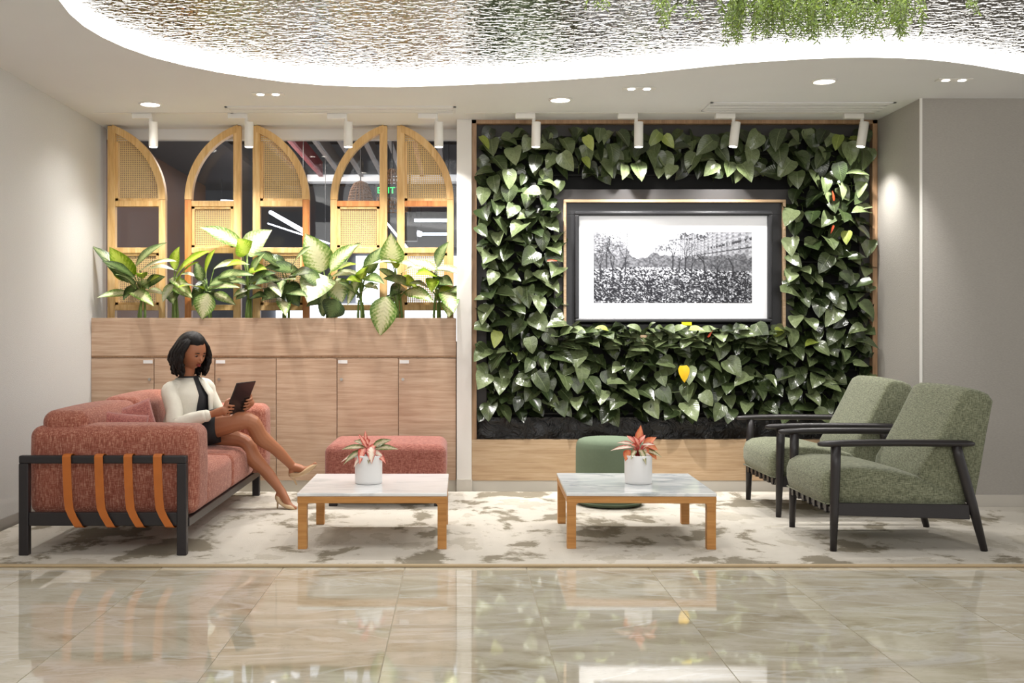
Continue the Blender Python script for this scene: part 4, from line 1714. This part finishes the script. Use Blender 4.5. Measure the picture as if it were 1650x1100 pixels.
# ============================================================ ARMCHAIRS
def armchair(loc, label):
    root = thing('armchair', label, 'armchair', loc, 0, 'sage armchairs facing left')
    wdt = .73
    # y 0 .. wdt ; x 0 = front leg
    for y in (0, wdt - .035):
        m = MB()
        m.tube([(.0, y + .018, .0), (.005, y + .018, .2), (.012, y + .018, .44), (.014, y + .018, .555)], [.017, .0225, .026, .0265], 14)
        m.build('front_leg', M['blackwood'], root, smooth=True)
        m = MB()
        m.tube([(.80, y + .018, .0), (.735, y + .018, .25), (.665, y + .018, .50), (.652, y + .018, .56)], [.018, .026, .0265, .025], 14, up=(0, 1, 0))
        m.build('rear_leg', M['blackwood'], root, smooth=True)
        # armrest: flat tapered paddle
        m = MB()
        xs = [-.082, -.07, -.045, .0, .06, .2, .4, .6, .70, .735, .748]
        hw = [.008, .02, .028, .031, .029, .026, .026, .030, .030, .020, .008]
        ht = [.008, .013, .016, .018, .019, .019, .019, .019, .018, .013, .008]
        zc = [.566, .566, .567, .568, .570, .572, .572, .570, .569, .568, .567]
        m.tube([(a, y + .018, z) for a, z in zip(xs, zc)], 1.0, 14)
        # rescale rings
        for i in range(len(xs)):
            for j in range(14):
                k = i * 14 + j
                th = 2 * PI * j / 14
                m.v[k] = (xs[i], y + .018 + hw[i] * math.sin(th), zc[i] + ht[i] * math.cos(th))
        m.build('armrest', M['blackwood'], root, smooth=True)
        m = MB()
        m.prism([(.01, .190), (.72, .168), (.715, .246), (.01, .256)], y + .006, y + .030)
        m.build('side_rail', M['blackwood'], root, bevel=.004)
    bx('front_rail', M['blackwood'], root, (-.012, .012, .03, wdt - .03, .205, .235), .003)
    bx('rear_rail', M['blackwood'], root, (.70, .73, .03, wdt - .03, .18, .23), .003)
    for i in range(7):
        y = .07 + i * (wdt - .17) / 6
        m = MB()
        m.box(-.020, -.012, y, y + .035, .195, .262)
        m.box(-.020, .1, y, y + .035, .195, .200)
        m.build('webbing_strap', M['blackwood'], root, bevel=.001)
    # seat
    m = MB()
    NP = 9
    prof = [(-.035, .245), (-.050, .30), (-.05, .36), (-.035, .405), (.01, .432), (.10, .443), (.22, .440), (.34, .425), (.46, .395), (.56, .345), (.66, .30), (.74, .235)]
    ys = [.035, .040, .055, .085, .2, .37, .53, .645, .675, .69, .695]
    ins = [.03, .015, .006, 0, -.003, -.006, -.003, 0, .006, .015, .03]
    vs, fs = [], []
    cxp, czp = .3, .33
    for y, k in zip(ys, ins):
        for (a, z) in prof:
            dx = a - cxp
            dz = z - czp
            l_ = math.hypot(dx, dz)
            if z > .2351:
                vs.append((a - dx / l_ * k, y, z - dz / l_ * k))
            else:
                vs.append((a - dx / l_ * k, y, z))
    n_ = len(prof)
    for i in range(len(ys) - 1):
        for j in range(n_):
            j2 = (j + 1) % n_
            fs.append((i * n_ + j, i * n_ + j2, (i + 1) * n_ + j2, (i + 1) * n_ + j))
    fs.append(tuple(range(n_ - 1, -1, -1)))
    fs.append(tuple(range((len(ys) - 1) * n_, len(ys) * n_)))
    m.add(vs, fs)
    st = m.build('seat', M['green'], root, smooth=True)
    m = MB()
    m.tube([(a, .036, .248) for a in (-.03, .2, .4, .66)], .005, 6)
    m.tube([(-.036, y, .248) for y in (.04, .3, .69)], .005, 6)
    m.build('piping', M['green'], root, smooth=True)
    # backrest
    prof = [(.46, .245), (.475, .42), (.55, .56), (.625, .70), (.685, .815), (.705, .848), (.735, .862), (.80, .850), (.845, .832), (.868, .80), (.858, .74), (.835, .60), (.80, .40), (.765, .245)]
    ys = [.045, .050, .065, .095, .2, .37, .53, .635, .665, .680, .685]
    ins = [.028, .014, .005, 0, -.004, -.006, -.004, 0, .005, .014, .028]
    vs, fs = [], []
    cxp, czp = .68, .55
    for y, k in zip(ys, ins):
        for (a, z) in prof:
            dx = a - cxp
            dz = z - czp
            l_ = math.hypot(dx, dz)
            vs.append((a - dx / l_ * k, y, z - dz / l_ * k))
    n_ = len(prof)
    for i in range(len(ys) - 1):
        for j in range(n_):
            j2 = (j + 1) % n_
            q = (i * n_ + j, i * n_ + j2, (i + 1) * n_ + j2, (i + 1) * n_ + j)
            fs.append(q[::-1])
    fs.append(tuple(range(n_)))
    fs.append(tuple(range(len(ys) * n_ - 1, (len(ys) - 1) * n_ - 1, -1)))
    m = MB()
    m.add(vs, fs)
    m.build('backrest', M['green'], root, smooth=True)
    m = MB()
    m.tube([(.838, .052, .79), (.818, .048, .62), (.785, .048, .42), (.757, .050, .28)], .004, 6)
    m.build('seam', M['green'], root, smooth=True)
    return root


ch = armchair((1.98, 5.60, .012), 'sage green armchair with black frame, nearer the camera')
c2_ = copy_tree(ch)
c2_.location = (2.0, 6.63, .012)
c2_['label'] = 'sage green armchair with black frame, farther, beside the living wall'

# ============================================================ PERSON
wom = thing('person', 'person in cream jacket and black skirt sitting cross-legged on sofa, reading a tablet', 'person', (-1.80, 6.95, 0))
WO = Vector((-1.80, 6.95, 0))


def WP(px, py, d):
    return W(px, py, d) - WO


def limb(m, pts, rad, n=14, sub=5):
    """smooth (catmull) tapered limb"""
    P = [Vector(p) for p in pts]
    PP = [P[0] * 2 - P[1]] + P + [P[-1] * 2 - P[-2]]
    RR = [rad[0]] + list(rad) + [rad[-1]]
    o, q = [], []
    for i in range(1, len(PP) - 2):
        for k in range(sub):
            t_ = k / sub
            p0, p1, p2, p3 = PP[i - 1], PP[i], PP[i + 1], PP[i + 2]
            o.append(.5 * ((2 * p1) + (-p0 + p2) * t_ + (2 * p0 - 5 * p1 + 4 * p2 - p3) * t_ ** 2 + (-p0 + 3 * p1 - 3 * p2 + p3) * t_ ** 3))
            a = t_ * t_ * (3 - 2 * t_)
            q.append(RR[i] * (1 - a) + RR[i + 1] * a)
    o.append(P[-1])
    q.append(rad[-1])
    m.tube(o, q, n)
    m.ell(o[0], (q[0],) * 3, 12, 8)
    m.ell(o[-1], (q[-1],) * 3, 12, 8)


yaw = R(-33)
fwd = Vector((math.cos(yaw), math.sin(yaw), 0))
rgt = Vector((math.sin(yaw), -math.cos(yaw), 0))      # her right, towards the camera
up = Vector((0, 0, 1))
pel = WP(297, 692, 6.96)
chest = WP(302, 640, 6.95)
neckb = WP(303, 606, 6.95)
headc = WP(309, 567, 6.93)
rsh = WP(277, 626, 6.84)
lsh = WP(330, 620, 7.10)
rel = WP(283, 683, 6.70)
rwr = WP(341, 667, 6.72)
lel = WP(352, 668, 7.14)
lwr = WP(385, 664, 6.96)
rhip = WP(306, 697, 6.87)
lhip = WP(306, 700, 7.05)
rkn = WP(401, 678, 6.86)
lkn = WP(393, 712, 7.0)
rank = WP(472, 752, 7.08)
lank = WP(453, 791, 6.98)

body = MB()
# torso
for (c_, a_r, b_r) in ((pel, .105, .155),):
    pass


def ring_loft(m, rings, n=28, a0=0, a1=2 * PI, close=True, cap=True):
    """rings: (centre, fwd vec, right vec, half depth, half width)"""
    vs, fs = [], []
    cnt = n if close else n + 1
    for (c_, f_, r_, hd, hw) in rings:
        for j in range(cnt):
            th = a0 + (a1 - a0) * j / n
            cs, sn = math.cos(th), math.sin(th)
            # superellipse
            e_ = .85
            x_ = math.copysign(abs(cs) ** e_, cs) * hd
            y_ = math.copysign(abs(sn) ** e_, sn) * hw
            vs.append(c_ + f_ * x_ + r_ * y_)
    for i in range(len(rings) - 1):
        for j in range(n):
            j2 = (j + 1) % cnt
            fs.append((i * cnt + j, i * cnt + j2, (i + 1) * cnt + j2, (i + 1) * cnt + j))
    if cap and close:
        fs.append(tuple(range(n - 1, -1, -1)))
        k = (len(rings) - 1) * n
        fs.append(tuple(range(k, k + n)))
    m.add(vs, fs)


sh_m = (rsh + lsh) / 2
rr_ = (rsh - lsh)
rr_.z = 0
srgt = rr_.normalized()
sfwd = Vector((-srgt.y, srgt.x, 0))
if sfwd.x < 0:
    sfwd = -sfwd
T = [(pel + up * -.09, .10, .150), (pel, .115, .165), (pel + up * .09 + sfwd * .028, .098, .135), (pel.lerp(sh_m, .5) + sfwd * .016, .106, .14), (pel.lerp(sh_m, .78) + sfwd * .012, .108, .15), (sh_m + up * -.03, .095, .155), (sh_m + up * .022, .07, .12), (sh_m + up * .05, .05, .065)]
ring_loft(body, [(c_, sfwd, srgt, a, b) for (c_, a, b) in T])
body.tube([sh_m + up * .02, neckb + up * .01 - sfwd * .005, headc - up * .07 - sfwd * .022], [.06, .043, .042], 16)
# head (facing hf, tilted down)
hy = R(-32)
pitch = R(20)
hf = Vector((math.cos(hy) * math.cos(pitch), math.sin(hy) * math.cos(pitch), -math.sin(pitch)))
hr = Vector((math.sin(hy), -math.cos(hy), 0))
hu = hr.cross(hf)
if hu.z < 0:
    hu = -hu
HM = Matrix((hf, -hr, hu)).transposed().to_4x4()
HM.translation = headc


def head_pt(th, ph):
    x = math.sin(ph) * math.cos(th)
    y = math.sin(ph) * math.sin(th)
    z = math.cos(ph)
    sx, sy, sz = .098, .083, .114
    if z < 0:
        sy *= 1 - .25 * (-z) ** 1.6
        if x > 0:
            sx *= 1 - .04 * (-z)
        else:
            sx *= 1 - .45 * (-z)
    if x > 0:
        k = x ** 3
        sx *= 1 - .06 * k
    px_, py_, pz_ = x * sx, y * sy, z * sz
    # brow/eye sockets
    if x > .3:
        for s_ in (-1, 1):
            dd = ((py_ - s_ * .031) / .020) ** 2 + ((pz_ - .006) / .014) ** 2
            px_ -= .009 * math.exp(-dd)
            dd = ((py_ - s_ * .036) / .022) ** 2 + ((pz_ + .030) / .02) ** 2
            px_ += .005 * math.exp(-dd)
        px_ += .006 * math.exp(-((py_ / .02) ** 2 + ((pz_ + .088) / .02) ** 2))
        px_ += .006 * math.exp(-((py_ / .022) ** 2 + ((pz_ + .058) / .014) ** 2))
    return Vector((px_, py_, pz_))


vs, fs = [], []
NT_, NP_ = 40, 32
for i in range(NP_ + 1):
    for j in range(NT_):
        vs.append(head_pt(2 * PI * j / NT_, PI * i / NP_))
for i in range(NP_):
    for j in range(NT_):
        j2 = (j + 1) % NT_
        fs.append((i * NT_ + j, (i + 1) * NT_ + j, (i + 1) * NT_ + j2, i * NT_ + j2))
body.add(vs, fs, None, HM)
# nose
nose = MB()
body.tube([HM @ Vector(p) for p in ((.080, 0, .012), (.092, 0, -.006), (.103, 0, -.024), (.098, 0, -.034), (.084, 0, -.038))], [.006, .008, .011, .012, .008], 10)
for s_ in (-1, 1):
    body.ell(HM @ Vector((.090, s_ * .010, -.032)), (.008, .008, .007), 10, 6)
    body.ell(HM @ Vector((-.008, s_ * .078, -.012)), (.014, .008, .028), 10, 8)
# arms
limb(body, [rsh + up * -.01, rsh.lerp(rel, .5) + Vector((-.008, 0, 0)), rel, rel.lerp(rwr, .5), rwr], [.046, .042, .036, .032, .022])
limb(body, [lsh + up * -.01, lsh.lerp(lel, .5), lel, lel.lerp(lwr, .5), lwr], [.046, .042, .036, .032, .022])
# legs
limb(body, [rhip, rhip.lerp(rkn, .5) + up * .012, rkn, rkn.lerp(rank, .30) + Vector((-.012, 0, -.012)), rkn.lerp(rank, .62), rank], [.088, .076, .054, .054, .040, .029])
limb(body, [lhip, lhip.lerp(lkn, .5), lkn, lkn.lerp(lank, .30) + Vector((-.012, 0, -.008)), lkn.lerp(lank, .62), lank], [.088, .076, .054, .055, .041, .029])
# feet
rtoe = WP(508, 747, 7.02)
rball = WP(494, 757, 7.04)
rheel = WP(470, 764, 7.08)
ltoe = WP(476, 818, 6.93)
lball = WP(466, 814, 6.95)
lheel = WP(448, 800, 6.98)
limb(body, [rank, rank.lerp(rball, .45) + Vector((.0, 0, .0)), rball, rtoe], [.030, .028, .024, .012])
limb(body, [rank, rheel], [.028, .022])
limb(body, [lank, lank.lerp(lball, .45), lball, ltoe], [.030, .028, .024, .012])
limb(body, [lank, lheel], [.028, .022])

# tablet frame
tw_ = Vector((-.42, -.72, -.03)).normalized()
tc = WP(387, 641, 6.80)
tup = (Vector((.40, -.22, .86))).normalized()
tup = (tup - tw_ * tup.dot(tw_)).normalized()
tn = tw_.cross(tup).normalized()      # thickness axis
TMX = Matrix((tw_, tup, tn)).transposed().to_4x4()
TMX.translation = tc
tl, th_ = .090, .118      # half sizes


def tp(a, b, c_):
    return TMX @ Vector((a, b, c_))


campos = Vector((0, 0, HC)) - WO
facing = 1 if (campos - tc).dot(tn) > 0 else -1


# hands: palm plus five fingers wrapped on the tablet edge. a: edge side(+1 her right / near edge)
def hand(wr, side, bctr, palm_c):
    # palm from wrist to the edge
    pc_ = palm_c
    dirw = (pc_ - wr)
    limb(body, [wr, wr.lerp(pc_, .55), pc_], [.022, .027, .027], 12, 4)
    base_e = side * (tl + .012)
    Ls = [.062, .070, .066, .052]
    for k in range(4):
        b = bctr + .034 - k * .0225
        k0 = pc_ + (tp(base_e, b, 0) - pc_) * .25
        k1 = tp(side * (tl + .016), b, facing * -.0 + facing * .006)
        k2 = tp(side * (tl - .010), b + .002, facing * .018)
        k3 = tp(side * (tl - Ls[k] * .62), b - .003, facing * .015)
        limb(body, [k0, k1, k2, k3], [.0098, .0086, .0080, .0068], 9, 3)
    # thumb on the screen side
    t0 = pc_ + tup * .01
    t1 = tp(side * (tl + .014), bctr + .050, -facing * .010)
    t2 = tp(side * (tl - .012), bctr + .062, -facing * .017)
    t3 = tp(side * (tl - .038), bctr + .066, -facing * .016)
    limb(body, [t0, t1, t2, t3], [.013, .012, .0105, .009], 9, 3)


rp_c = tp(tl + .028, -.075, facing * .006)
lp_c = tp(-(tl + .026), -.045, facing * .004)
hand(rwr, 1, -.075, rp_c)
hand(lwr, -1, -.045, lp_c)
bo = body.build('body', M['skin'], wom, smooth=True)
md = bo.modifiers.new('remesh', 'REMESH')
md.mode = 'VOXEL'
md.voxel_size = .0045
md.use_smooth_shade = True
md = bo.modifiers.new('smooth', 'SMOOTH')
md.factor = .5
md.iterations = 2

# tablet is a thing of its own
tab = thing('tablet', 'dark tablet computer held in both hands by the seated person', 'tablet', WO + tc)
m = MB()
m.rbox(-tl, tl, -th_, th_, -.004, .004, r=.0039, n=2)
o = m.build('case', M['tablet'], tab, smooth=True, weld=True)
mm = TMX.copy()
mm.translation = (0, 0, 0)
o.matrix_local = mm
t = NT('tablet_screen')
t.set(Base__Color=(.01, .01, .012, 1), Roughness=.05)
m = MB()
zz = -facing * .0043
m.box(-tl + .01, tl - .01, -th_ + .012, th_ - .012, min(zz, 0), max(zz, 0))
o = m.build('screen', t.m, tab)
o.matrix_local = mm

# face details
m = MB()
for s_ in (-1, 1):
    m.ell((.0, 0, 0), (.004, .011, .0045), 12, 8)
    for k in range(len(m.v) - 12 * 9, len(m.v)):
        a = m.v[k]
        m.v[k] = tuple(HM @ Vector((a[0] + .0775, a[1] + s_ * .030, a[2] + .003)))
m.build('eyes', M['eyew'], wom, smooth=True)
m = MB()
for s_ in (-1, 1):
    m.tube([HM @ Vector((.0835 - .004 * abs(q) ** 1.5, s_ * (.030 + q * .016), .0045 - .003 * q * q)) for q in (-1, -.5, 0, .5, 1)], [.001, .0024, .003, .0026, .001], 6)
    m.ell(HM @ Vector((.0825, s_ * .030, -.0005)), (.003, .005, .004), 8, 6)
m.build('eyelashes', M['hair'], wom, smooth=True)
m = MB()
for s_ in (-1, 1):
    m.tube([HM @ Vector((.088 - .007 * abs(q + .3) ** 1.5, s_ * (.030 + q * .018), .021 + .002 * (1 - q * q))) for q in (-1, -.5, 0, .5, 1)], [.0018, .003, .0032, .0026, .0012], 6)
m.build('eyebrows', M['hair'], wom, smooth=True)
m = MB()
m.tube([HM @ Vector((.0945 - .010 * q * q, q * .020, -.0545 + .001 * abs(q))) for q in (-1, -.5, -.15, 0, .15, .5, 1)], [.001, .004, .005, .0042, .005, .004, .001], 8)
m.tube([HM @ Vector((.094 - .010 * q * q, q * .018, -.0615)) for q in (-1, -.5, 0, .5, 1)], [.001, .0045, .006, .0045, .001], 8)
m.build('lips', M['lip'], wom, smooth=True)

# hair: cap and wavy locks
m = MB()
vs, fs = [], []
for i in range(NP_ + 1):
    for j in range(NT_):
        th, ph = 2 * PI * j / NT_, PI * i / NP_
        p = head_pt(th, ph)
        d_ = p.normalized()
        x = math.sin(ph) * math.cos(th)
        # leave the face open
        z = math.cos(ph)
        y_side = math.sin(ph) * math.sin(th)
        k = 1.19 + .03 * math.sin(th * 9) * math.sin(ph) - .12 * max(0, x) + .10 * max(0, -x)
        if x > .22:
            lim = .62
            fz = max(0, min(1, (z - .50 - .10 * y_side) / .28))
            k = .86 + (k - .86) * fz
        q = Vector((p.x, p.y, p.z)) * k
        if z < -.15 and x < .3:
            q.x -= .01
        vs.append(q)
for i in range(NP_):
    for j in range(NT_):
        j2 = (j + 1) % NT_
        fs.append((i * NT_ + j, (i + 1) * NT_ + j, (i + 1) * NT_ + j2, i * NT_ + j2))
m.add(vs, fs, None, HM)
rh = random.Random(8)
for k in range(110):
    th = rh.uniform(R(58), R(282))
    if k % 4 == 0:
        th = rh.choice((R(58), -R(80))) + rh.uniform(-.12, .12)
    x, y = math.cos(th), math.sin(th)
    pts, rad = [], []
    amp = rh.uniform(.010, .022)
    phs = rh.uniform(0, 6)
    Lh = rh.uniform(.15, .205)
    base = HM @ Vector((x * .045, y * .040, .112))
    o1 = HM @ Vector((x * .102, y * .088, .055))
    outr = rh.uniform(.118, .135)
    dirv = HM.to_3x3() @ Vector((x, y, 0))
    dirv.z = 0
    dirv.normalize()
    cen = Vector(headc) + HM.to_3x3() @ Vector((-.006, 0, 0))
    o2 = cen + dirv * outr * (.84 if abs(math.sin(th)) > .7 else .98)
    pts = [base, o1]
    rad = [.010, .014]
    for q in range(1, 8):
        f_ = q / 7
        sw = amp * math.sin(f_ * 10 + phs) * (.4 + .6 * f_)
        tang = Vector((-dirv.y, dirv.x, 0))
        flare = 1 + .10 * math.sin(f_ * PI) - .12 * f_ * f_
        p = cen + dirv * outr * (.84 if abs(math.sin(th)) > .7 else .98) * flare + tang * sw + dirv * sw * .6
        p.z = headc.z + .02 - Lh * f_ * .88
        pts.append(p)
        rad.append(.015 * (1 - .55 * f_ ** 2))
    m.tube(pts, rad, 7)
m.build('hair', M['hair'], wom, smooth=True)

# clothes ---------------------------------------------------
# black top
m = MB()
ring_loft(m, [(c_, sfwd, srgt, a + .006, b + .004) for (c_, a, b) in T[1:7]] + [(sh_m + up * .072 + sfwd * .004, sfwd, srgt, .058, .066)], cap=False)
o = m.build('top', M['blackcloth'], wom, smooth=True)
# jacket
m = MB()
TJ = [(pel + up * -.005 + sfwd * .035, .140, .182), (pel + up * .07 + sfwd * .035, .126, .166), (pel.lerp(sh_m, .42) + sfwd * .028, .124, .158), (pel.lerp(sh_m, .62) + sfwd * .016, .130, .165), (pel.lerp(sh_m, .82) + sfwd * .010, .132, .175), (sh_m + up * -.022, .115, .172), (sh_m + up * .018, .09, .140), (sh_m + up * .062, .066, .080)]
rings = [(c_, sfwd, srgt, a, b) for (c_, a, b) in TJ]
vs, fs = [], []
n_ = 40
gap = [.50, .42, .34, .27, .20, .16, .16, .25]
for (c_, f_, r_, hd, hw), gp in zip(rings, gap):
    for j in range(n_ + 1):
        th = gp + (2 * PI - 2 * gp) * j / n_
        cs, sn = math.cos(th), math.sin(th)
        vs.append(c_ + f_ * (math.copysign(abs(cs) ** .85, cs) * hd) + r_ * (math.copysign(abs(sn) ** .85, sn) * hw))
for i in range(len(rings) - 1):
    for j in range(n_):
        fs.append((i * (n_ + 1) + j, i * (n_ + 1) + j + 1, (i + 1) * (n_ + 1) + j + 1, (i + 1) * (n_ + 1) + j))
m.add(vs, fs)
jo = m.build('jacket', M['jacket'], wom, smooth=True)
md = jo.modifiers.new('sol', 'SOLIDIFY')
md.thickness = .006
md.offset = 1
for (s0, e0, w0) in ((rsh, rel, rwr), (lsh, lel, lwr)):
    m = MB()
    wcut = e0.lerp(w0, .84)
    inn = (sh_m - s0) * .22
    limb(m, [s0 + up * .0 + inn, s0 + (s0 - sh_m).normalized() * .012 + up * -.02, s0.lerp(e0, .35) + Vector((-.008, 0, 0)), s0.lerp(e0, .7), e0 + (e0 - (s0 + w0) / 2).normalized() * .006, e0.lerp(w0, .45), wcut], [.054, .058, .056, .053, .050, .045, .038], 18, 5)
    so = m.build('sleeve', M['jacket'], jo, smooth=True)
    # folds
    tx_ = bpy.data.textures.new('fold', 'CLOUDS')
    tx_.noise_scale = .05
    md = so.modifiers.new('d', 'DISPLACE')
    md.texture = tx_
    md.strength = .010
# skirt
m = MB()
ctr = pel
hl, hr_ = lhip, rhip
ring = []
th_dir = ((rkn + lkn) / 2 - (rhip + lhip) / 2).normalized()
pm = (rhip + lhip) / 2
kk = [(pel + up * .06, .118, .16, 0), ]
# lower skirt: loft along the thighs
side = Vector((0, -1, 0))
upv = side.cross(th_dir)
if upv.z < 0:
    upv = -upv
RS = [(pm - th_dir * .12, .09, .13), (pm - th_dir * .06, .112, .160), (pm + th_dir * .02, .112, .172), (pm + th_dir * .10, .104, .168), (pm + th_dir * .165, .098, .162), (pm + th_dir * .205, .094, .152)]
ring_loft(m, [(c_ + upv * (.002 + .010 * q), upv, side, a + .004 * q, b + .022) for q, (c_, a, b) in enumerate(RS)])
m.build('skirt', M['blackcloth'], wom, smooth=True)


# shoes
def shoe(ank, heel, ball, toe, flat_heel_pt, name='shoe'):
    m = MB()
    fw = (toe - heel).normalized()
    sd = fw.cross(up).normalized()
    u_ = sd.cross(fw).normalized()
    if u_.z < 0:
        u_ = -u_
    L_ = [(heel - fw * .020 + u_ * .012, .016, .030), (heel + fw * .008, .029, .026), (heel.lerp(ball, .4) - u_ * .012, .029, .014), (heel.lerp(ball, .75) - u_ * .008, .033, .016), (ball, .034, .022), (ball.lerp(toe, .6), .027, .017), (toe + fw * .012, .010, .008)]
    vs, fs = [], []
    N = 16
    for (c_, hw, hh) in L_:
        for j in range(N):
            a = 2 * PI * j / N
            vs.append(c_ - u_ * .006 + sd * hw * math.cos(a) + u_ * hh * math.sin(a))
    for i in range(len(L_) - 1):
        for j in range(N):
            j2 = (j + 1) % N
            fs.append((i * N + j, (i + 1) * N + j, (i + 1) * N + j2, i * N + j2))
    fs.append(tuple(range(N)))
    fs.append(tuple(range(len(L_) * N - 1, (len(L_) - 1) * N - 1, -1)))
    m.add(vs, fs)
    so = m.build(name, M['shoe'], wom, smooth=True)
    md = so.modifiers.new('sub', 'SUBSURF')
    md.levels = md.render_levels = 1
    m = MB()
    m.tube([heel - u_ * .015, heel.lerp(flat_heel_pt, .5), flat_heel_pt], [.014, .007, .005], 10)
    m.build('heel', M['shoe'], so, smooth=True)


shoe(rank, rheel, rball, rtoe, WP(478, 781, 7.08))
lh = WP(447, 818, 6.98)
lh.z = .013
shoe(lank, lheel, lball, ltoe, lh)
